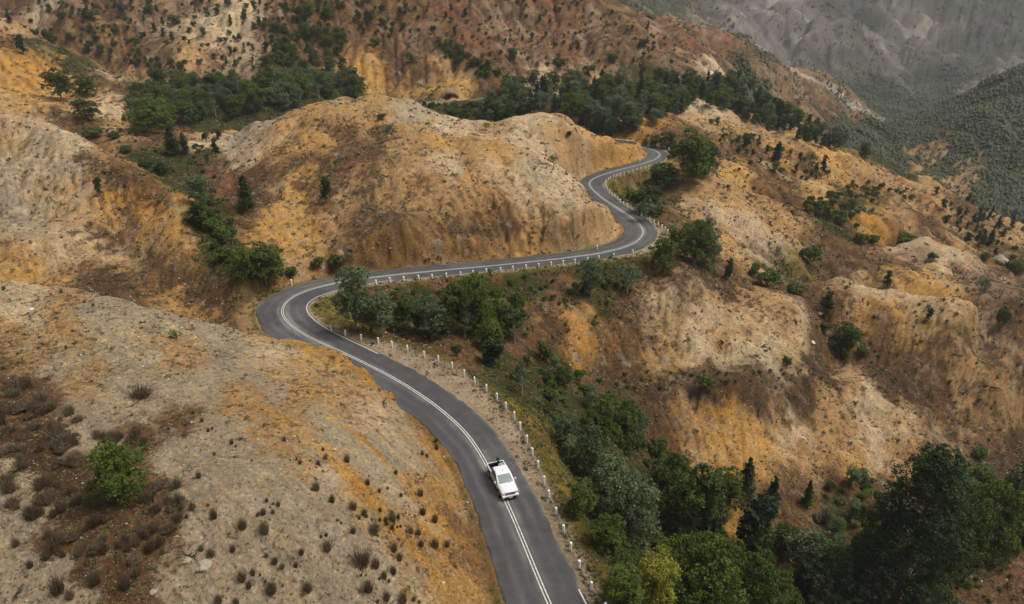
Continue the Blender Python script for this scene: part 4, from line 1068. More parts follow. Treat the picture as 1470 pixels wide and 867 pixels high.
# ---------------------------------------------------------------- woods and scattered plants nobody could name one by one
def sc(poly, n, kinds, hm, base, **kw): scatter(poly, n, kinds, hm, base, base, **kw)
sc([(195,180),(235,200),(300,170),(400,163),(480,152),(530,138),(500,112),(440,118),(350,128),(250,120),(190,140)], 125, 'bBgbgwwB', (5, 9.5), 'the left valley wood', mind=.5, ymin=250)
sc([(385,40),(470,12),(500,60),(490,105),(400,108),(388,80)], 48, 'bBbBs', (4.5, 7.5), 'the thicket above the wood', mind=.45)
sc([(500,0),(600,0),(640,40),(560,62),(500,62),(380,20),(400,0)], 46, 'sSbs', (3.5, 6), 'the loose bush groups at top centre', mind=.8)
sc([(628,58),(660,70),(722,112),(700,118),(640,84)], 26, 'sSb', (4, 6), 'the bushy runnel above the far road', mind=.55)
sc([(500,140),(555,152),(600,165),(604,150),(560,146)], 24, 'bgbcs', (4, 7), 'the trees behind the dome top', mind=.4, ymin=246)
sc([(700,150),(700,186),(760,180),(720,150)], 24, 'bgbcs', (4, 7), 'the trees by the dome notch', mind=.4, ymin=246)
sc([(604,150),(600,168),(700,188),(700,152)], 44, 'sSSs', (2, 4.5), 'the bushes below the far road', mind=.4, ymin=246)
sc([(700,150),(770,178),(850,198),(900,196),(960,175),(1000,150),(1050,128),(980,116),(850,124),(720,130)], 140, 'bBggwwgp', (5, 10.5), 'the right valley wood', mind=.48, ymin=255)
sc([(990,118),(1060,112),(1130,160),(1235,210),(1250,232),(1150,205),(1060,172),(1000,152)], 100, 'bBbBpcg', (5, 9.5), 'the ridge wood', mind=.45)
sc([(1020,175),(1100,205),(1210,255),(1150,262),(1060,230),(1020,215)], 36, 'sSgcs', (2, 5), 'the ribs below the ridge wood', mind=.9)
sc([(1155,290),(1200,280),(1235,300),(1232,330),(1195,322),(1160,305)], 30, 'sSSb', (3, 5.5), 'the thicket on the right saddle', mind=.5)
sc([(1210,262),(1300,270),(1310,286),(1250,292),(1210,282)], 26, 'sSS', (3, 5), 'the bushy band above the right saddle', mind=.6)
sc([(1340,268),(1470,320),(1470,380),(1400,360),(1340,310)], 56, 'ccpsS', (2.5, 6), 'the far right ribs', mind=1.0)
sc([(740,396),(900,384),(905,420),(860,460),(800,440),(740,420)], 34, 'SsSx', (1.0, 2.4), 'the bank under the upper road', mind=.7)
sc([(560,432),(640,412),(740,408),(720,424),(600,440)], 22, 'Ssx', (1.2, 2.4), 'the strip above the grove', mind=.7)
sc([(762,575),(790,600),(840,700),(885,840),(905,867),(860,740),(830,640),(800,580)], 60, 'SsSx', (.9, 2.2), 'the bank outside the lower fence', mind=.55, road_clear=4.5)
sc([(740,520),(800,530),(860,545),(930,620),(950,680),(900,660),(840,600),(780,570)], 44, 'sSxSbg', (1.5, 4.2), 'the upper lower gully', mind=.55)
sc([(840,720),(900,700),(960,720),(980,860),(900,867),(860,790)], 28, 'sSbb', (1.8, 4.5), 'the gully undergrowth', mind=.5)
sc([(940,660),(1000,690),(1060,760),(1160,790),(1230,740),(1330,760),(1300,860),(1000,860),(960,760)], 68, 'SsbSgx', (2, 6), 'the lower right valley floor', mind=.5)
sc([(1190,700),(1250,690),(1290,720),(1240,760),(1170,750)], 22, 'Ssxg', (2, 4), 'the low thicket left of the giant pine', mind=.6)
sc([(1350,700),(1470,690),(1470,800),(1400,800)], 34, 'bbSscg', (3, 8), 'the wood behind giant pine', mind=.5)
sc([(1360,820),(1470,800),(1470,862),(1380,866)], 14, 'xSs', (1.0, 2.2), 'the rusty corner ground', mind=.8)
sc([(0,0),(500,0),(380,100),(240,110),(60,60),(0,30)], 190, 'ssSxcb', (2.0, 6), 'the pale ribs at top left', mind=.95)
sc([(60,18),(120,40),(180,90),(240,115),(200,60),(150,22),(90,8)], 34, 'sSxs', (2.5, 4.5), 'the hollow behind the ridge', mind=.7)
sc([(600,0),(840,0),(1010,80),(960,110),(700,100),(600,50)], 170, 'xxsSxc', (1.8, 4.8), 'the red slope at top centre', mind=1.2)
sc([(90,120),(190,110),(240,180),(180,215),(100,185)], 34, 'xSxx', (1.0, 2.4), 'the saddle at left', mind=.9)
sc([(255,210),(290,205),(330,300),(345,395),(320,390),(280,270)], 44, 'SsSx', (1.6, 3.2), 'the left gully', mind=.55)
sc([(950,230),(1050,220),(1150,260),(1200,330),(1080,290),(960,240)], 34, 'xSxs', (.9, 2.2), 'the bare right slope', mind=1.2)
sc([(1200,380),(1470,400),(1470,600),(1250,560),(1180,440)], 60, 'xxSx', (.7, 1.6), 'the right hand slopes', mind=1.4)
sc([(880,536),(1160,530),(1180,545),(1000,560),(880,560)], 40, 'xSx', (.8, 1.6), 'the dark terrace line', mind=.5)
# ---------------------------------------------------------------- rush tussocks and bushes on the near hill
TUS = [make_tussock(400 + k, 330, L_tus, .62, 1.0) for k in range(4)]
def tussock(u, v, hpx, wpx, label, group):
    p = hit(u, v); s = proj(*p)[2]
    h = hpx / s / .98; w = (wpx or hpx * .55) / s * .8
    o = link('rush_tussock', TUS[random.randrange(4)], None, p); o.rotation_euler = (random.uniform(-.1, .1), random.uniform(-.1, .1), random.random() * 6.28)
    o.scale = (w / .62, w / .62, h); tag(o, label, 'tussock', group)
TL = [(88,605,12),(140,630,20),(167,634,26),(197,630,26),(109,639,10),(286,686,13),(257,724,26),(214,721,30),(277,731,17),(308,744,20),(349,758,22),(381,764,25),(378,739,15),(400,727,11),(455,704,18),(477,721,16),(303,799,20),(289,791,14),(334,791,15),(383,801,10),(395,809,16),(406,817,12),(425,814,11),(348,834,24),(364,826,14),(358,844,15),(391,851,26),(443,849,23),(471,789,22),(433,796,14),
 (69,773,22),(25,784,20),(69,802,18),(45,815,16),(85,851,36),(137,838,28),(102,858,22),(181,844,28),(197,828,22),(314,866,20),(340,868,16),(234,796,13),(92,799,17),(528,696,13),(498,663,15),(564,749,20),(537,766,24),(607,739,17),(624,749,17),(507,766,15),(590,766,15),(601,768,15),(625,786,22),(605,784,15),(566,791,18),(540,814,22),(574,804,16),(565,823,18),(552,830,16),(530,848,26),(508,731,18),(523,739,13),(604,712,15),(642,784,15),(579,865,24),(555,862,20),(6,416,8),(88,421,9),(122,435,6),(134,440,7),(180,270,8),(95,500,6)]
def where(u, v):
    if u > 590: return 'by the road cutting edge'
    if v > 830: return 'near the bottom picture edge' + (' at left' if u < 200 else ' at centre left' if u < 420 else ' towards the road')
    if v < 600: return 'high on the near hill crest' if v < 520 else 'on the upper near hill'
    if u > 490: return 'among the orange streaks near the road, ' + ('upper' if v < 745 else 'lower') + ' ones'
    if u > 300: return 'on the grey gravel right of the bush patch, ' + ('upper' if v < 770 else 'lower') + ' ones'
    return 'at the fringe of the brown bush patch, ' + ('below it' if v > 740 else 'beside it')
for u, v, h in TL:
    sz = 'tall' if h >= 20 else ('middling' if h >= 15 else 'little')
    tussock(u, v, h, None, f'{sz} dark brown rush tussock {where(u, v)}', 'rush tussocks on the near gravel hill')
tussock(518, 811, 24, 32, 'widest dark round tussock, on the gravel left of the red streak by the road', None)
tussock(202, 569, 18, 30, 'lone round brown tussock in the middle of the bare near hill', None)
poly = [(0,545),(60,560),(130,620),(240,640),(265,720),(240,800),(150,815),(60,790),(0,700)]
n = 0
while n < 105:
    u, v = random.uniform(0, 270), random.uniform(540, 820)
    if inside(poly, u, v) and not (112 < u < 212 and 640 < v < 745):
        n += 1
        side = (('upper left of' if v < 650 else 'lower left of') if u < 112 else 'right of' if u > 212 else 'above' if v < 680 else 'below') + (', far from' if abs(u - 162) > 110 or abs(v - 690) > 90 else ', close to')
        side = side.split(', ')
        txt = f"{side[0]} the green tree, {'far off' if 'far' in side[1] else 'close by'}"
        th = random.uniform(10, 26)
        if n % 3: tussock(u, v, th, random.uniform(9, 22), ('tall' if th > 20 else 'middling' if th > 15 else 'low') + ' brown tussock in the patch ' + txt, 'tussocks crowding round the lone green tree')
        else: plant_px(u, v, random.uniform(8, 15), 'X', th * 1.5, ('wide' if th > 20 else 'middling' if th > 15 else 'small') + ' dead brown bush in the patch ' + txt, 'dead bushes round the lone green tree')
CLU = [(random.uniform(250, 620), random.uniform(610, 867)) for _ in range(16)]
for k in range(64):
    c_ = CLU[k % 16]; u, v = min(640, c_[0] + random.gauss(0, 16)), min(866, c_[1] + random.gauss(0, 10))
    if hit(u, v).y < 80: tussock(u, v, random.uniform(5, 11), None, f'tiny brown rush tuft {where(u, v)}', 'small rush tufts on the near gravel hill')
# ---------------------------------------------------------------- ground cover (nobody could count it)
def sample_ground(n, dens, y0=30, y1=620, seed=1, power=1.0):
    rng = np.random.default_rng(seed)
    A = rng.uniform(-1.05, 1.05, n); L = rng.uniform(math.log(y0), math.log(y1), n)
    yy = np.exp(L); xx = A * yy
    fi_ = np.interp(L, lnr, np.arange(NR)); fj_ = (A - AZ0) / (AZ1 - AZ0) * (NA - 1)
    d = bil(dens, fi_, fj_)
    keep = (rng.random(n) < d) & (bil(RD, fi_, fj_) > .5) & (bil(RD2, fi_, fj_) > .3)
    return xx[keep], yy[keep], bil(GZ, fi_[keep], fj_[keep]), rng
clump_n = scale_noise(GX, GY, GY, .02, 81) * .6 + scale_noise(GX, GY, GY, .006, 82) * .6
def tufts(name, dens, n, mat_, per, size_rel, size_min, size_max, label, seed, tall=1.0, y1=620, spread=1.0):
    x, y, z, rng = sample_ground(n, dens, seed=seed, y1=y1)
    m = len(x)
    S = np.clip(size_rel * y * rng.lognormal(0, .45, m), size_min, size_max)
    off = sph(m * per, rng).reshape(m, per, 3) * (rng.random((m, per, 1)) ** .5) * S[:, None, None] * np.array([.55 * spread, .55 * spread, .45 * tall])
    off[..., 2] = np.abs(off[..., 2])
    cen = np.stack([x, y, z], 1)[:, None] + off + np.array([0, 0, .02])
    nr = off / (np.linalg.norm(off, axis=2)[..., None] + 1e-6) + np.array([0, 0, .6])
    co, fc = leaf_geo(cen.reshape(-1, 3), nr.reshape(-1, 3), np.repeat(S, per) * .26 * rng.uniform(.6, 1.3, m * per), rng, .5)
    ti = np.clip(np.repeat(rng.normal(.4, .2, m), per) + rng.normal(0, .1, m * per), 0, 1)
    tag(link(name, np_mesh(name, co, fc, [mat_], np.repeat(ti, 4))), label, None, None, 'stuff')
    return m
gk = 1 - .8 * np.exp(-(((GX + 22) / 30) ** 2 + ((GY - 55) / 32) ** 2))   # the near gravel is almost bare
brown = np.clip(SB * 1.5 * np.clip(.35 + 1.6 * clump_n, 0, 1) + .09 * gk, 0, 1) * np.clip((FLOW - .6) / 2.5 + .35, .2, 1)
tufts('dry_scrub', brown * np.clip(gk + SB * .8, 0, 1), 420000, L_scrub, 9, .0036, .22, 1.6, 'low dry brown scrub scattered over the bare hills', 21)
green = np.clip(SG * 1.25 * np.clip(.5 + 1.2 * clump_n, 0, 1), 0, 1)
tufts('green_scrub', green, 110000, L_green, 12, .0052, .35, 2.2, 'low green undergrowth in gullies and along the verges', 22)
# grass on the verges
vg = np.clip(gv * 1.0 + gr2 * .9 + lg * .8, 0, 1) * (GY < 330)
tufts('verge_grass', vg, 260000, L_green, 6, .0022, .12, .5, 'yellow green grass and weeds along the road verges', 23, y1=330)
# forest far off, reads as one mass
farf = np.clip(SG * 1.1 - .15 + .5 * clump_n, 0, 1) * (GY > 470) * np.where(GY > 1200, .55, 1)
x, y, z, rng = sample_ground(700000, farf, y0=470, y1=5200, seed=31)
m = len(x)
S = np.clip(.0029 * y, 2.0, 6.5) * rng.lognormal(0, .3, m)
bx_ = np.array([[1, 0, .25], [.5, .87, .3], [-.5, .87, .2], [-1, 0, .3], [-.5, -.87, .25], [.5, -.87, .3], [.3, .1, .95], [-.2, -.2, .8]]) * np.array([.5, .5, .9])
co = np.stack([x, y, z], 1)[:, None] + bx_[None] * S[:, None, None] * rng.uniform(.65, 1.25, (m, 8, 1))
fcs = np.array([[0, 1, 6], [1, 2, 6], [2, 3, 7], [2, 7, 6], [3, 4, 7], [4, 5, 7], [5, 0, 6], [5, 6, 7]])
fc = (np.arange(m)[:, None, None] * 8 + fcs[None]).reshape(-1, 3)
ti = np.clip(np.repeat(rng.normal(.35, .2, m), 8) + rng.normal(0, .12, m * 8), 0, 1)
tag(link('far_forest', np_mesh('far_forest', co.reshape(-1, 3), fc, [L_far], ti)), 'dark forest covering the hills across the valley', None, None, 'stuff')
# stones
M_stone = mat('pale stone', (.36, .31, .25), .9, 0, .2)
t = M_stone.node_tree
at = N_(M_stone, 'ShaderNodeAttribute', attribute_name='tint')
cr_ = N_(M_stone, 'ShaderNodeMix', data_type='RGBA'); cr_.inputs['A'].default_value = (.11, .08, .06, 1); cr_.inputs['B'].default_value = (.52, .46, .37, 1)
t.links.new(at.outputs['Fac'], cr_.inputs['Factor']); t.links.new(cr_.outputs['Result'], t.nodes['Principled BSDF'].inputs['Base Color'])
def stones(name, n, rel, smin, smax, dens, label, seed, y1):
    x, y, z, rng = sample_ground(n, dens, seed=seed, y1=y1); m = len(x)
    S = np.clip(rel * y * rng.lognormal(0, .5, m), smin, smax)
    b = np.array([[1, 0, 0], [0, 1, 0], [-1, 0, 0], [0, -1, 0], [0, 0, 1.], [0, 0, -1.]])
    a = rng.random(m) * 6.28; R = np.zeros((m, 3, 3)); R[:, 0, 0] = np.cos(a); R[:, 0, 1] = -np.sin(a); R[:, 1, 0] = np.sin(a); R[:, 1, 1] = np.cos(a); R[:, 2, 2] = .6
    co = np.einsum('mij,mkj->mki', R, b[None] * rng.uniform(.5, 1.3, (m, 6, 3))) * S[:, None, None] + np.stack([x, y, z + .1 * S], 1)[:, None]
    f = np.array([[0, 1, 4], [1, 2, 4], [2, 3, 4], [3, 0, 4], [1, 0, 5], [2, 1, 5], [3, 2, 5], [0, 3, 5]])
    fc = (np.arange(m)[:, None, None] * 6 + f[None]).reshape(-1, 3)
    tag(link(name, np_mesh(name, co.reshape(-1, 3), fc, [M_stone], np.repeat(np.clip(rng.normal(.5, .28, m), 0, 1), 6))), label, None, None, 'stuff')
bare = np.clip(.8 - SG - .4 * SB, .05, 1) * np.clip(.5 + clump_n, .1, 1)
stones('loose_stones', 120000, .0011, .04, .28, bare, 'loose pale stones strewn over the bare slopes', 41, 260)
# ---------------------------------------------------------------- guide posts
def cyl(r0, r1, z0, z1, n=10, cap=True):
    co = []
    for z, r in ((z0, r0), (z1, r1)):
        for k in range(n):
            a = 2 * math.pi * k / n; co.append((r * math.cos(a), r * math.sin(a), z))
    f = [(k, (k + 1) % n, n + (k + 1) % n, n + k) for k in range(n)]
    return co, f, [list(range(n))[::-1], list(range(n, 2 * n))]
def bm_mesh(name, build, mats, bevel=0, smooth=False):
    bm = bmesh.new(); build(bm)
    bmesh.ops.recalc_face_normals(bm, faces=bm.faces)
    if bevel: bmesh.ops.bevel(bm, geom=bm.edges[:], offset=bevel, segments=2, affect='EDGES', profile=.6)
    me = bpy.data.meshes.new(name); bm.to_mesh(me); bm.free()
    for m in mats: me.materials.append(m)
    if smooth:
        me.polygons.foreach_set('use_smooth', [True] * len(me.polygons))
    return me
def add_box(bm, x0, x1, y0, y1, z0, z1):
    vs = [bm.verts.new(p) for p in ((x0, y0, z0), (x1, y0, z0), (x1, y1, z0), (x0, y1, z0), (x0, y0, z1), (x1, y0, z1), (x1, y1, z1), (x0, y1, z1))]
    return [bm.faces.new([vs[i] for i in f]) for f in ((0, 3, 2, 1), (4, 5, 6, 7), (0, 1, 5, 4), (1, 2, 6, 5), (2, 3, 7, 6), (3, 0, 4, 7))]
def post_build(bm):
    for (r0, r1, z0, z1) in ((.17, .165, -.3, .98), (.165, .12, .98, 1.05)):
        co, f, caps = cyl(r0, r1, z0, z1)
        vs = [bm.verts.new(c) for c in co]
        for q in f: bm.faces.new([vs[i] for i in q])
        for q in caps: bm.faces.new([vs[i] for i in q])
post_me = bm_mesh('post', post_build, [M_post])
refl_me = bm_mesh('reflector', lambda bm: add_box(bm, -.045, .045, -.19, -.16, .12, .26), [M_refl], .006)
LOW = [(476,477),(496,482.5),(518.5,489.5),(543,494),(563,499),(585,504.7),(608.7,513.2),(629,520),(649,530),(666.6,541),(681.6,551),(698,562.6),(713.4,575),(726,587.7),(738,602),(746.5,617),(756,635.5),(764,654),(772,673),(780.6,695.7),(787.7,715.8),(798,740),(808.7,766),(818.8,791),(831.5,817),(848,848.6),(868,880)]
UP = [(540,408.7),(560,405.5),(579.6,404.2),(601,402),(620.4,400.5),(640.5,398.5),(661,396.6),(679,394.5),(698,392),(718.4,390.3),(736,388.5),(755,386.6),(773,384.6),(790.7,382.3),(808,380.2),(825,378),(843,375.5),(859.6,373),(880.6,370),(908,364.5),(936,358.6)]
BEND = [(958,345),(961,337.6),(958,334.8),(954.5,331.3),(950,328),(944.8,324.5),(938.8,321.2),(932,317.5),(926.8,313.8),(920.6,310.4),(915,307),(910,303.7),(905,300.7),(900,297.7),(894.5,294.3),(890,291),(886,287.2),(882,283.6),(878,280.2),(874.7,276.9),(871.4,273.2),(869.6,269),(869,265.2),(869.6,262),(873,259.4),(876,257.4),(880.4,255.8),(885,254.4),(890,253),(896,251.4),(902,249.6),(908,247.9),(914,246),(920,244.3),(926,242.8),(931,241.3),(936.5,239.8),(941.8,238)]
TOP = [(925,208),(934.6,209.6),(941,210.8),(948,212),(954.5,213.5),(960,216)]
def place_post(u, v, lab, grp, h=.92, first=[None]):
    # height of the road beside it fixes how far away the foot is
    z = 0
    for _ in range(6):
        p = W_z(u, v, z); k = int(((RC[:, 0] - p[0]) ** 2 + (RC[:, 1] - p[1]) ** 2).argmin())
        z = z * .3 + (RC[k, 2] - .12) * .7
    p = W_z(u, v, z)
    g = float(ground(p[0], p[1]))
    if first[0] is None:
        r = empty('guide_post', p); link('post', post_me, r); link('reflector', refl_me, r); first[0] = r
    else:
        r = copy_tree(first[0])
    r.location = (p[0], p[1], min(p[2], g + .05)); r.rotation_euler = (random.uniform(-.04, .04), random.uniform(-.04, .04), math.atan2(-p[0], p[1]) * 0 + random.uniform(-.2, .2))
    r.scale = (.8, .8, h / 1.05 * random.uniform(.95, 1.05))
    for k_ in ('group',):
        if k_ in r: del r[k_]
    if v < 420: r.scale = (1.1, 1.1, r.scale[2] * 1.12)
    tag(r, lab, 'guide post', grp)
    return Vector(r.location)
LW = ['at the hairpin mouth', 'beside the gravel pull out', 'where the pull out narrows', 'right of the truck', 'below the truck', 'nearest the picture bottom']
lowp = [place_post(u, v, 'white guide post in the wired lower row, ' + LW[0 if u < 560 else 1 if u < 660 else 2 if u < 752 else 3 if u < 790 else 4 if u < 845 else 5], 'wired guide posts along the lower road', 1.12) for u, v in LOW]
for u, v in UP: place_post(u, v, 'white guide post on the straight under the cutting, ' + ('behind the hairpin grove' if u < 670 else 'in its middle' if u < 800 else 'towards the right bend'), 'guide posts along the straight')
for u, v in BEND: place_post(u, v, 'white post in the close S bend row, ' + ('turning round the lower bend' if v > 325 else 'on its slanting lower stretch' if v > 296 else 'on its slanting upper stretch' if v > 272 else 'round the tight curve' if u < 890 else 'leading to the highest bend'), 'guide posts round the upper S bend')
for u, v in TOP: place_post(u, v, 'small white guide post in the far row behind the highest bend', 'guide posts behind the highest bend')
place_post(418.6, 408.7, 'lone white guide post on the outer side of the hairpin bend', None)
place_post(833.6, 272, 'lone white guide post at the left kerb of the tightest upper curve', None)
place_post(857, 357.4, 'lone white guide post at the foot of the cutting end', None)
place_post(918, 232.9, 'lone pale guide post under the orange bluff near the highest bend', None)
# two strands of wire carried by the lower posts
pts1, pts2 = [], []
for a_, b2 in zip(lowp[:-1], lowp[1:]):
    for k in range(5):
        t_ = k / 5; q = a_.lerp(b2, t_); sag = -.08 * math.sin(math.pi * t_)
        pts1.append(tuple(q + Vector((.12, 0, .62 + sag)))); pts2.append(tuple(q + Vector((.12, 0, .34 + sag))))
w_co, w_f = tube_geo([(pts1, [.016] * len(pts1)), (pts2, [.016] * len(pts2))], 5)
tag(link('fence_wire', np_mesh('fence_wire', w_co, w_f, [M_wire])), 'two sagging wire strands threaded along the lower white posts', 'fence wire')
# far road posts
for i in range(14):
    k = int(24 + i * (len(FC) - 60) / 14); q = FC[k]
    o = copy_tree(place_post.__defaults__[1][0]); o.location = (q[0] + FN[k, 0] * 3.1, q[1] + FN[k, 1] * 3.1, q[2] - .1)
    o.scale = (1.3, 1.3, 1.25)
    tag(o, f"tiny white guide post in the {'left' if i < 7 else 'right'} half of the far road row", 'guide post', 'guide posts along the far road')
# ---------------------------------------------------------------- things at the far road
M_sign = mat('yellow sign face', (.72, .46, .02), .5); M_steel = mat('galvanised steel', (.45, .45, .45), .5, .6)
k = int(len(FC) * .80); q = FC[k]
r = empty('road_sign', (q[0] + FN[k, 0] * -3.6, q[1] + FN[k, 1] * -3.6, q[2] - .1))
link('sign_panel', bm_mesh('sign_panel', lambda bm: add_box(bm, -.55, .55, -.06, -.02, 1.2, 2.5), [M_sign], .02), r)
link('pole', bm_mesh('pole', lambda bm: add_box(bm, -.05, .05, -.015, .06, -.4, 2.45), [M_steel], .01), r)
tag(r, 'small yellow road sign beside the far road at the edge of the wood', 'road sign')
# rock overhang above the far road, its mouth darkened by colour
M_rock = mat('stained rock', (.26, .16, .09), .95); noise_col(M_rock, .6, .6, 1.35, 9, .7)
M_mouth_shade = mat('rock hollow painted shade', (.02, .018, .016), 1)  # near-black colour stands in for the shade inside the hollow
def portal(bm_n):
    co, fc, mi = [], [], []
    nseg, nd = 22, 10; rng = np.random.default_rng(5)
    prof = []
    for i in range(nseg + 1):
        a = math.pi * i / nseg
        prof.append((math.cos(a), math.sin(a) ** .8))
    for j in range(nd):
        t_ = j / (nd - 1)
        for i, (cx_, cz_) in enumerate(prof):
            if j < 5:      # outer hood
                R = 5.4 - .3 * j + rng.normal(0, .35); Hh = 5.6 - .25 * j + rng.normal(0, .3); yy = 4.5 - j * 1.25
            else:
                R = 3.6 - .12 * (j - 5); Hh = 3.3 - .1 * (j - 5); yy = -.9 + (j - 5) * 2.2
            co.append((cx_ * R, yy, cz_ * Hh - .6))
    for j in range(nd - 1):
        for i in range(nseg):
            a0 = j * (nseg + 1) + i
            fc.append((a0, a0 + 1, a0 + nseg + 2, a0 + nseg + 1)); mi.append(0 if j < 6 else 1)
    return np.array(co), np.array(fc), mi
co, fc, mi = portal(0)
p = FC[int(len(FC) * .60)]
rp = empty('rock_tunnel', (p[0] - FN[0, 0] * 0 - 1.0, p[1] + 6.8, p[2] - .2), math.radians(8))
link('rock_hood', np_mesh('rock_hood', co, fc[np.array(mi) == 0], [M_rock], smooth=False), rp)
link('painted_dark_mouth', np_mesh('painted_dark_mouth', co, fc[np.array(mi) == 1], [M_mouth_shade]), rp)
bk = bm_mesh('painted_dark_mouth', lambda bm: add_box(bm, -3.4, 3.4, 7.6, 7.8, -1, 3.2), [M_mouth_shade]); link('back_wall', bk, rp)  # closes the hollow, same painted shade
tag(rp, 'dark arched hollow in orange rock above the far road', 'rock opening')
# weathered concrete wall on the end of the dome
M_conc = mat('weathered concrete', (.30, .25, .19), .9); noise_col(M_conc, 1.2, .6, 1.2, 8)
p0 = hit(884, 203.5); p1 = hit(914, 207)
d_ = Vector((p1.x - p0.x, p1.y - p0.y, 0)); L_ = d_.length; ang = math.atan2(d_.y, d_.x)
rw = empty('concrete_wall', p0, ang); sl = (p1.z - p0.z) / L_
def wall_b(bm):
    for f in range(1): add_box(bm, 0, L_, -.25, .25, -.8, .6)
    for v_ in bm.verts: v_.co.z += v_.co.x * sl
link('wall', bm_mesh('wall', wall_b, [M_conc], .05), rw)
def cop_b(bm):
    add_box(bm, -.3, L_ * .93, -.4, .35, .6, .82)
    for v_ in bm.verts: v_.co.z += v_.co.x * sl
link('capping_slab', bm_mesh('capping_slab', cop_b, [M_conc], .04), rw)
tag(rw, 'low broken concrete wall on the end of the dome above the highest bend', 'wall')
# ---------------------------------------------------------------- charred branches and boulders on the slopes
M_char = mat('charred wood', (.03, .026, .024), .95)
def branch_me(seed):
    rng = np.random.default_rng(seed); P = []
    for k in range(7):
        a = rng.random() * 6.28; L = rng.uniform(.4, 1.0)
        b0 = rng.normal(0, .15, 3); b0[2] = abs(b0[2]) * .4
        e = b0 + np.array([math.cos(a) * L, math.sin(a) * L, rng.uniform(-.05, .3) * L])
        P.append((jitter_line(b0, e, 5, .12, rng), [.045, .036, .026, .018, .008]))
        P.append((jitter_line(e * .6 + b0 * .4, e + rng.normal(0, .25, 3) * np.array([1, 1, .3]), 4, .05, rng), [.02, .016, .01, .006]))
    return np_mesh('dead_branch', *tube_geo(P, 6), [M_char], smooth=True)
BR = [branch_me(500 + k) for k in range(3)]
for i, (u, v, w, lab) in enumerate([(343,632,18,'charred stump with splayed roots on the grey gravel, largest of three'),(325,607,14,'charred branch lying just above the largest black stump'),(332,657,14,'small black stick lying just below the largest black stump'),(190,583,14,'black dead branch on the gravel above the lone green tree'),
    (162,472,9,'black twig on the crest of the near hill'),(327,483,7,'small black stick near where the hill meets the bend'),(552,581,22,'dark broken roots above the cutting at the lower road'),(272,800,34,'tangled dark dead wood beside the pale boulder'),(24,858,30,'black dead log at the bottom left corner'),
    (470,786,10,'black snag next to a tussock right of the gravel ridge'),(983,490,16,'dark fallen snag on the pale face under the upper road'),(1416,556,26,'blackened dead bush on the far right slope'),(1378,512,16,'burnt bush on the right slope above the blackened one'),(700,262,9,'dark snag in the middle of the dome'),(955,216,5,'tiny dark stump right of the highest bend')]):
    p = hit(u, v); s = proj(*p)[2]
    o = link('dead_branch', BR[i % 3], None, p); sc_ = w / s / 1.5; o.scale = (sc_,) * 3; o.rotation_euler = (0, 0, i * 1.3); tag(o, lab, 'dead wood')
def boulder_me(seed):
    rng = np.random.default_rng(seed)
    def b(bm):
        bmesh.ops.create_icosphere(bm, subdivisions=4, radius=.5)
        for v_ in bm.verts:
            c = v_.co.copy(); n_ = 1 + .25 * float(vnoise(np.array([c.x * 3 + seed]), np.array([c.y * 3 + c.z * 2]), seed)[0]) + .1 * float(vnoise(np.array([c.x * 8 + c.z * 5]), np.array([c.y * 8]), seed)[0])
            v_.co = c * n_; v_.co.z *= .6
    m = boulder_me.m
    return bm_mesh('boulder', b, [m], 0, True)
boulder_me.m = mat('boulder stone', (.33, .28, .2), .9); noise_col(boulder_me.m, 3, .7, 1.2, 8)
boulder_me.q = mat('white quartz stone', (.66, .63, .57), .8); noise_col(boulder_me.q, 3, .8, 1.1, 8)
for i, (u, v, w, lab) in enumerate([(293,813,22,'pale rounded boulder half buried in the gravel at bottom left'),(268,806,12,'ochre boulder left of the pale one'),(220,850,10,'small cream stone on the gravel near the bottom edge'),(1177,450,8,'white rock left of the small bushy conifer on the right slope'),(1166,492,8,'white rock lower down the brown gully on the right slope'),
    (45,445,7,'small white stone near the crest of the near hill'),(1436,374,20,'pale lump of rock behind the white knoll'),(1020,108,14,'white outcrop on the ridge at upper right'),(923,361,8,'pale block on the verge outside the bend')]):
    p = hit(u, v); s = proj(*p)[2]; me_ = boulder_me(600 + i)
    if i in (3, 4, 5, 7): me_.materials[0] = boulder_me.q
    o = link('boulder', me_, None, p); o.scale = (w / s,) * 3; o.rotation_euler = (0, 0, i); tag(o, lab, 'boulder')
# ---------------------------------------------------------------- the white utility truck (x right, -y forward in its own frame, metres)
M_paint = mat('white car paint', (.74, .745, .75), .25, 0, .5)
M_paint.node_tree.nodes['Principled BSDF'].inputs['Coat Weight'].default_value = .6
M_glass = mat('dark tinted glass', (.035, .05, .052), .06, 0, .6)
M_screen = mat('windscreen glass', (.16, .21, .215), .08, 0, .6)
M_black = mat('black plastic', (.015, .015, .016), .5)
M_rub = mat('tyre rubber', (.018, .018, .018), .85)
M_alloy = mat('alloy rim', (.35, .35, .36), .35, .8)
M_chrome = mat('chrome trim', (.75, .75, .76), .15, 1)
M_lamp = mat('headlamp lens', (.62, .64, .66), .1, 0, .6)
M_red = mat('red lamp lens', (.35, .02, .02), .2)
M_bed = mat('tray liner', (.03, .03, .032), .7)
def prism_xz(bm, prof, x0, x1, taper=None):
    """side profile (y, z) extruded across x; taper(y,z)->inset"""
    a = [bm.verts.new((x0 + (taper(y, z) if taper else 0), y, z)) for y, z in prof]
    b = [bm.verts.new((x1 - (taper(y, z) if taper else 0), y, z)) for y, z in prof]
    n = len(prof)
    for i in range(n): bm.faces.new((a[i], a[(i + 1) % n], b[(i + 1) % n], b[i]))
    bm.faces.new(a[::-1]); bm.faces.new(b)
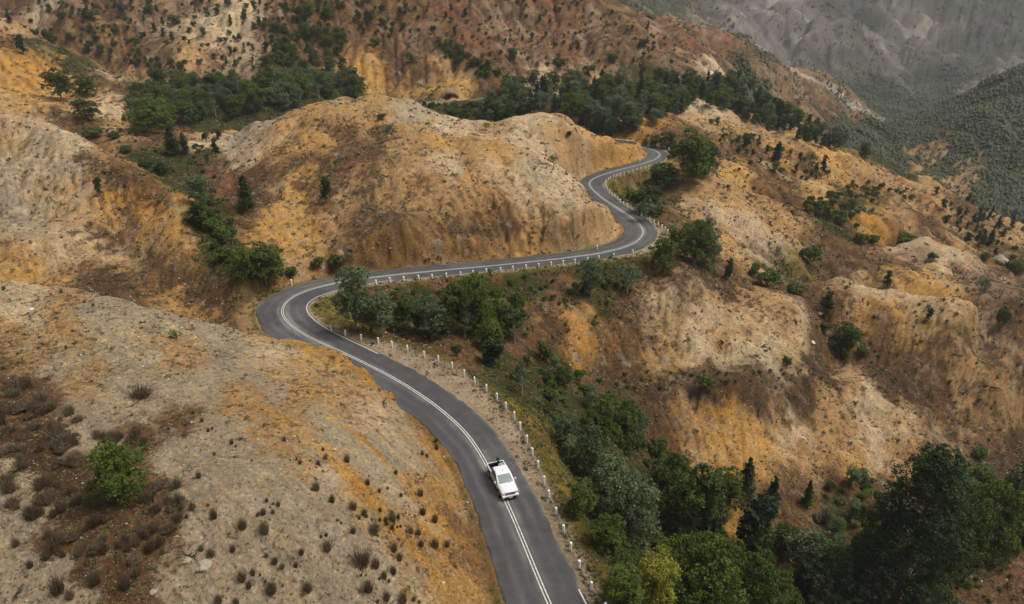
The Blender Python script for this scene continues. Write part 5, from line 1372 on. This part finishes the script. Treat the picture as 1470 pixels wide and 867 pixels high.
def loft(bm, secs, close=True):
    rings = [[bm.verts.new(p) for p in s] for s in secs]
    n = len(secs[0])
    for r0, r1 in zip(rings[:-1], rings[1:]):
        for i in range(n if close else n - 1):
            bm.faces.new((r0[i], r0[(i + 1) % n], r1[(i + 1) % n], r1[i]))
    bm.faces.new(rings[0][::-1]); bm.faces.new(rings[-1])
W2 = .91
def ring(y, w, z0, z1, wb=None, r=.10):
    """rounded rectangle cross section at station y"""
    wb = wb or w
    return [(-wb + .04, y, z0), (-wb, y, z0 + .08), (-w - .0, y, z0 + (z1 - z0) * .55), (-w + .03, y, z1 - r), (-w + .05 + r * .7, y, z1), (0, y, z1 + .025), (w - .05 - r * .7, y, z1), (w - .03, y, z1 - r), (w, y, z0 + (z1 - z0) * .55), (wb, y, z0 + .08), (wb - .04, y, z0)]
truck = empty('pickup_truck')
def body_front(bm):
    secs = []
    for y, w, z0, z1 in ((-2.60, .70, .55, .84), (-2.54, .82, .50, .95), (-2.38, .88, .48, 1.02), (-2.0, .91, .50, 1.08), (-1.5, .92, .50, 1.13), (-1.12, .92, .42, 1.17), (-.2, .92, .40, 1.18), (.96, .92, .40, 1.18)):
        secs.append(ring(y, w, z0, z1))
    loft(bm, secs)
def wheel_cut(me, ys):
    return me
b_ob = link('body', bm_mesh('body', body_front, [M_paint], 0, True), truck)
# tray: open box with thick side walls
def tray(bm):
    add_box(bm, -.92, -.82, 1.0, 2.55, .55, 1.20); add_box(bm, .82, .92, 1.0, 2.55, .55, 1.20)
    add_box(bm, -.818, .818, 2.46, 2.56, .55, 1.20); add_box(bm, -.818, .818, 1.0, 1.06, .60, 1.18)
link('tray_side', bm_mesh('tray', tray, [M_paint], .022), truck)
link('tray_floor', bm_mesh('tray_floor', lambda bm: add_box(bm, -.815, .815, 1.065, 2.455, .60, .72), [M_bed]), truck)
def liner(bm):
    add_box(bm, -.818, -.80, 1.065, 2.455, .72, 1.15); add_box(bm, .80, .818, 1.065, 2.455, .72, 1.15)
    add_box(bm, -.798, .798, 2.435, 2.455, .72, 1.15)
link('tray_liner', bm_mesh('tray_liner', liner, [M_bed]), truck)
link('sill_trim', bm_mesh('sill_trim', lambda bm: (add_box(bm, -.936, -.90, -1.20, 1.15, .40, .56), add_box(bm, .90, .936, -1.20, 1.15, .40, .56)), [M_black], .01), truck)
def arches(bm):
    add_box(bm, -.81, -.56, 1.28, 1.98, .72, .90); add_box(bm, .56, .81, 1.28, 1.98, .72, .90)
link('wheel_box', bm_mesh('wheel_box', arches, [M_bed], .03), truck)
# cabin shell with glass let in
def cabin(bm):
    secs = []
    zz = [(1.14, .88, -1.40, 1.0), (1.30, .86, -1.20, .99), (1.70, .76, -.42, .93), (1.79, .70, -.22, .86), (1.82, .60, -.05, .74)]
    for z, w, yf, yr in zz:
        c = .10
        secs.append([(-w, yf + c, z), (-w + c * 1.6, yf, z), (w - c * 1.6, yf, z), (w, yf + c, z), (w, yr - c, z), (w - c, yr, z), (-w + c, yr, z), (-w, yr - c, z)])
    loft(bm, secs)
link('cabin', bm_mesh('cabin', cabin, [M_paint], 0, False), truck)
def quad_plate(name, P, m, thick=.012):
    P = [Vector(p) for p in P]
    n = (P[1] - P[0]).cross(P[3] - P[0]).normalized()
    def b(bm):
        a = [bm.verts.new(p + n * thick) for p in P]; c = [bm.verts.new(p - n * thick) for p in P]
        k = len(P)
        bm.faces.new(a); bm.faces.new(c[::-1])
        for i in range(k): bm.faces.new((a[i], c[i], c[(i + 1) % k], a[(i + 1) % k]))
    return bm_mesh(name, b, [m])
def lerp(a, b, t): return tuple(a[i] + (b[i] - a[i]) * t for i in range(3))
# windscreen lies on the sloping front (y -1.02,z 1.32) to (y -.42,z 1.68)
f = lambda z: -1.20 + (z - 1.30) / .40 * .78
link('windscreen', quad_plate('windscreen', [(-.74, f(1.24) + .01, 1.24), (.74, f(1.24) + .01, 1.24), (.64, f(1.675), 1.675), (-.64, f(1.675), 1.675)], M_screen), truck)
for s in (-1, 1):
    gx = lambda z: s * (.862 - (z - 1.30) / .40 * .10)
    P1 = [(gx(1.27), -.86, 1.27), (gx(1.27), .0, 1.27), (gx(1.66), .0, 1.66), (gx(1.66), -.28, 1.66)]
    P2 = [(gx(1.27), .07, 1.27), (gx(1.27), .86, 1.27), (gx(1.64), .80, 1.64), (gx(1.66), .07, 1.66)]
    for P in (P1, P2): link('side_window', quad_plate('side_window', P, M_glass), truck)
    # doors as thin raised panels with handles
    for y0, y1 in ((-1.05, .02), (.04, .94)):
        d = link('door', bm_mesh('door', lambda bm: add_box(bm, min(s * .915, s * .932), max(s * .915, s * .932), y0, y1, .58, 1.12), [M_paint], .008), truck)
        link('door_handle', bm_mesh('door_handle', lambda bm: add_box(bm, min(s * .932, s * .96), max(s * .932, s * .96), y1 - .22, y1 - .06, .98, 1.02), [M_chrome], .006), d)
    mi_ = link('side_mirror', bm_mesh('side_mirror', lambda bm: add_box(bm, min(s * .97, s * 1.17), max(s * .97, s * 1.17), -1.04, -.92, 1.14, 1.34), [M_paint], .03), truck)
    link('mirror_arm', bm_mesh('mirror_arm', lambda bm: add_box(bm, min(s * .86, s * .99), max(s * .86, s * .99), -1.0, -.94, 1.17, 1.22), [M_black]), mi_)
    link('headlight', bm_mesh('headlight', lambda bm: add_box(bm, min(s * .50, s * .86), max(s * .50, s * .86), -2.60, -2.38, .84, .985), [M_lamp], .03), truck)
    link('tail_light', bm_mesh('tail_light', lambda bm: add_box(bm, min(s * .84, s * .925), max(s * .84, s * .925), 2.50, 2.585, .78, 1.12), [M_red], .01), truck)
    link('side_step', bm_mesh('side_step', lambda bm: add_box(bm, min(s * .86, s * 1.0), max(s * .86, s * 1.0), -1.0, .75, .36, .42), [M_black], .015), truck)
    for y in (-1.66, 1.62):
        def flare(bm):
            n = 14; a, b = [], []
            for i in range(n + 1):
                t_ = math.pi * i / n
                a.append(((y - .46 * math.cos(t_)), .42 + .46 * math.sin(t_))); b.append(((y - .40 * math.cos(t_)), .42 + .40 * math.sin(t_)))
            for i in range(n):
                q = [a[i], a[i + 1], b[i + 1], b[i]]
                v0 = [bm.verts.new((s * .90, yy, z_)) for yy, z_ in q]; v1 = [bm.verts.new((s * .975, yy, z_)) for yy, z_ in q]
                for k in range(4): bm.faces.new((v0[k], v0[(k + 1) % 4], v1[(k + 1) % 4], v1[k]))
                bm.faces.new(v0[::-1]); bm.faces.new(v1)
        link('wheel_arch', bm_mesh('wheel_arch', flare, [M_black]), truck)
        def well(bm):
            n = 18; vs = [bm.verts.new((s * .934, y - .40 * math.cos(2 * math.pi * i / n), .42 + .40 * math.sin(2 * math.pi * i / n))) for i in range(n)]
            vb = [bm.verts.new((s * .60, y - .40 * math.cos(2 * math.pi * i / n), .42 + .40 * math.sin(2 * math.pi * i / n))) for i in range(n)]
            bm.faces.new(vs)
            for i in range(n): bm.faces.new((vs[i], vs[(i + 1) % n], vb[(i + 1) % n], vb[i]))
        link('wheel_well', bm_mesh('wheel_well', well, [M_black]), truck)
        wr = empty('wheel', (s * .83, y, .39)); wr.parent = truck
        def tyre(bm):
            bmesh.ops.create_cone(bm, cap_ends=True, segments=28, radius1=.39, radius2=.39, depth=.26, matrix=Matrix.Rotation(math.pi / 2, 4, 'Y'))
        link('tyre', bm_mesh('tyre', tyre, [M_rub], .03), wr).location = (s * .03, 0, 0)
        def rim(bm):
            bmesh.ops.create_cone(bm, cap_ends=True, segments=24, radius1=.25, radius2=.22, depth=.05, matrix=Matrix.Translation((s * .165, 0, 0)) @ Matrix.Rotation(s * math.pi / 2, 4, 'Y'))
            for k in range(6):
                a = k * math.pi / 3
                fs = add_box(bm, -.012, .012, -.03, .03, .05, .22)
                vs = {v_ for f_ in fs for v_ in f_.verts}
                for v_ in vs:
                    v_.co = Matrix.Rotation(a, 3, 'X') @ v_.co; v_.co.x += s * .20
        link('rim', bm_mesh('rim', rim, [M_alloy]), wr)
link('front_bumper', bm_mesh('front_bumper', lambda bm: (add_box(bm, -.86, .86, -2.74, -2.50, .44, .68)), [M_paint], .05), truck)
link('bumper_skid', bm_mesh('bumper_skid', lambda bm: add_box(bm, -.62, .62, -2.757, -2.52, .36, .56), [M_black], .03), truck)
def grille(bm):
    for k in range(3): add_box(bm, -.46, .46, -2.672, -2.58, .70 + k * .075, .745 + k * .075)
g_ = link('grille', bm_mesh('grille', lambda bm: add_box(bm, -.50, .50, -2.655, -2.55, .69, .93), [M_black], .02), truck)
link('grille_bar', bm_mesh('grille_bar', grille, [M_chrome], .008), g_)
link('badge', bm_mesh('badge', lambda bm: bmesh.ops.create_cone(bm, cap_ends=True, segments=20, radius1=.07, radius2=.07, depth=.02, matrix=Matrix.Translation((0, -2.685, .81)) @ Matrix.Rotation(math.pi / 2, 4, 'X')), [M_chrome]), g_)
for s in (-1, 1):
    link('fog_light', bm_mesh('fog_light', lambda bm: add_box(bm, min(s * .66, s * .80), max(s * .66, s * .80), -2.75, -2.70, .50, .60), [M_lamp], .015), truck)
link('number_plate', bm_mesh('number_plate', lambda bm: add_box(bm, -.19, .19, -2.775, -2.757, .42, .53), [mat('number plate', (.72, .72, .70), .5)], .004), truck)
link('rear_bumper', bm_mesh('rear_bumper', lambda bm: add_box(bm, -.88, .88, 2.57, 2.70, .50, .66), [M_chrome], .03), truck)
link('underbody', bm_mesh('underbody', lambda bm: add_box(bm, -.6, .6, -2.3, 2.4, .30, .56), [M_black]), truck)
link('aerial', bm_mesh('aerial', lambda bm: add_box(bm, -.015, .015, -.14, -.11, 1.80, 2.0), [M_black]), truck)
link('bonnet', bm_mesh('bonnet', lambda bm: prism_xz(bm, [(-2.40, 1.035), (-1.95, 1.10), (-1.45, 1.165), (-1.36, 1.18), (-1.36, 1.08), (-2.35, .98)], -.62, .62), [M_paint], .02), truck)
for x_ in (-.36, .36):
    link('wiper', quad_plate('wiper', [(x_ - .22, -1.33, 1.232), (x_ + .24, -1.31, 1.24), (x_ + .24, -1.29, 1.252), (x_ - .22, -1.31, 1.244)], M_black), truck)
tp = W_z(721.5, 699, 0)
k = int(((RC[:, 0] - tp[0]) ** 2 + (RC[:, 1] - tp[1]) ** 2).argmin())
hd = math.atan2(*(RC[k - 6, :2] - RC[k + 6, :2])[::-1])          # direction of travel: towards the camera
slope = (RC[k - 6, 2] - RC[k + 6, 2]) / np.linalg.norm(RC[k - 6, :2] - RC[k + 6, :2])
truck.rotation_euler = (-math.atan(slope) * -1 * -1, 0, hd + math.pi / 2)
truck.scale = (1.06,) * 3
truck.location = (tp[0], tp[1], float(RC[k, 2]) + .025)
tag(truck, 'white crew cab pickup truck driving on the winding road with gear in its tray', 'pickup truck')
TM = Matrix.LocRotScale(truck.location, truck.rotation_euler, truck.scale)
def in_tray(name, loc, rz=0):
    e = empty(name); e.matrix_world = TM @ Matrix.Translation(loc) @ Matrix.Rotation(rz, 4, 'Z'); return e
M_teal = mat('teal canvas', (.06, .30, .26), .8); M_cloth = mat('black cloth', (.02, .02, .024), .8); M_redc = mat('red cloth', (.32, .05, .07), .85); M_pale = mat('pale canvas', (.5, .47, .42), .8); M_greyc = mat('grey canvas', (.12, .125, .13), .8)
e = in_tray('tall_bundle', (.30, 2.25, .73), .3)
c_, f_ = tube_geo([([(0, 0, 0), (.02, 0, .30), (.0, 0, .62), (-.05, 0, .85), (-.09, -.02, 1.0), (-.12, -.03, 1.12)], [.15, .16, .13, .15, .17, .06])], 12)
link('wrap', np_mesh('wrap', c_, f_, [M_cloth], smooth=True), e)
c_, f_ = tube_geo([([(-.16, -.16, .86), (-.20, -.18, .97)], [.06, .05])], 10)
link('pale_patch', np_mesh('pale_patch', c_, f_, [M_pale], smooth=True), e)
tag(e, 'tall black wrapped bundle standing upright in the rear of the truck tray', 'bundle')
def bag_b(L, Wd, Hh):
    def b(bm):
        bmesh.ops.create_icosphere(bm, subdivisions=3, radius=1)
        for v_ in bm.verts:
            c = v_.co
            sq = lambda q: math.copysign(abs(q) ** .6, q)
            v_.co = Vector((sq(c.x) * L, sq(c.y) * Wd, (sq(c.z) + 1) * Hh * .5 + .03 * math.sin(9 * c.x + 7 * c.y)))
    return b
e = in_tray('duffel_bag', (.50, 1.85, .73), .4); link('bag', bm_mesh('bag', bag_b(.28, .36, .50), [M_teal], 0, True), e)
for yy in (-.14, .14): link('strap', bm_mesh('strap', lambda bm: add_box(bm, -.30, .30, yy - .03, yy + .03, .02, .525), [M_pale], .02), e)
tag(e, 'teal bag with pale straps beside the black bundle in the truck tray', 'bag')
e = link('folded_cloth', bm_mesh('folded_cloth', bag_b(.52, .16, .16), [M_redc], 0, True)); e.matrix_world = TM @ Matrix.Translation((-.05, 1.62, .73)); tag(e, 'rolled dark red cloth lying across the truck tray', 'cloth')
e = link('gear_box', bm_mesh('gear_box', lambda bm: add_box(bm, -.20, .20, -.15, .15, 0, .28), [M_greyc], .03)); e.matrix_world = TM @ Matrix.Translation((-.55, 1.35, .73)); tag(e, 'small grey gear box in the front corner of the truck tray', 'box')
# ---------------------------------------------------------------- the damp air of the valley
M_haze = bpy.data.materials.new('haze'); M_haze.use_nodes = True
t = M_haze.node_tree; t.nodes.remove(t.nodes['Principled BSDF'])
pv = t.nodes.new('ShaderNodeVolumePrincipled'); pv.inputs['Color'].default_value = (.74, .79, .82, 1); pv.inputs['Density'].default_value = .00015
t.links.new(pv.outputs[0], t.nodes['Material Output'].inputs['Volume'])
zt, zb = float(max(GZ.max() + 25, 80)), float(GZ.min() - 3)
hz = link('haze', bm_mesh('haze', lambda bm: add_box(bm, -11600, 11600, -60, 9200, zb, zt), [M_haze]))
tag(hz, kind='stuff')
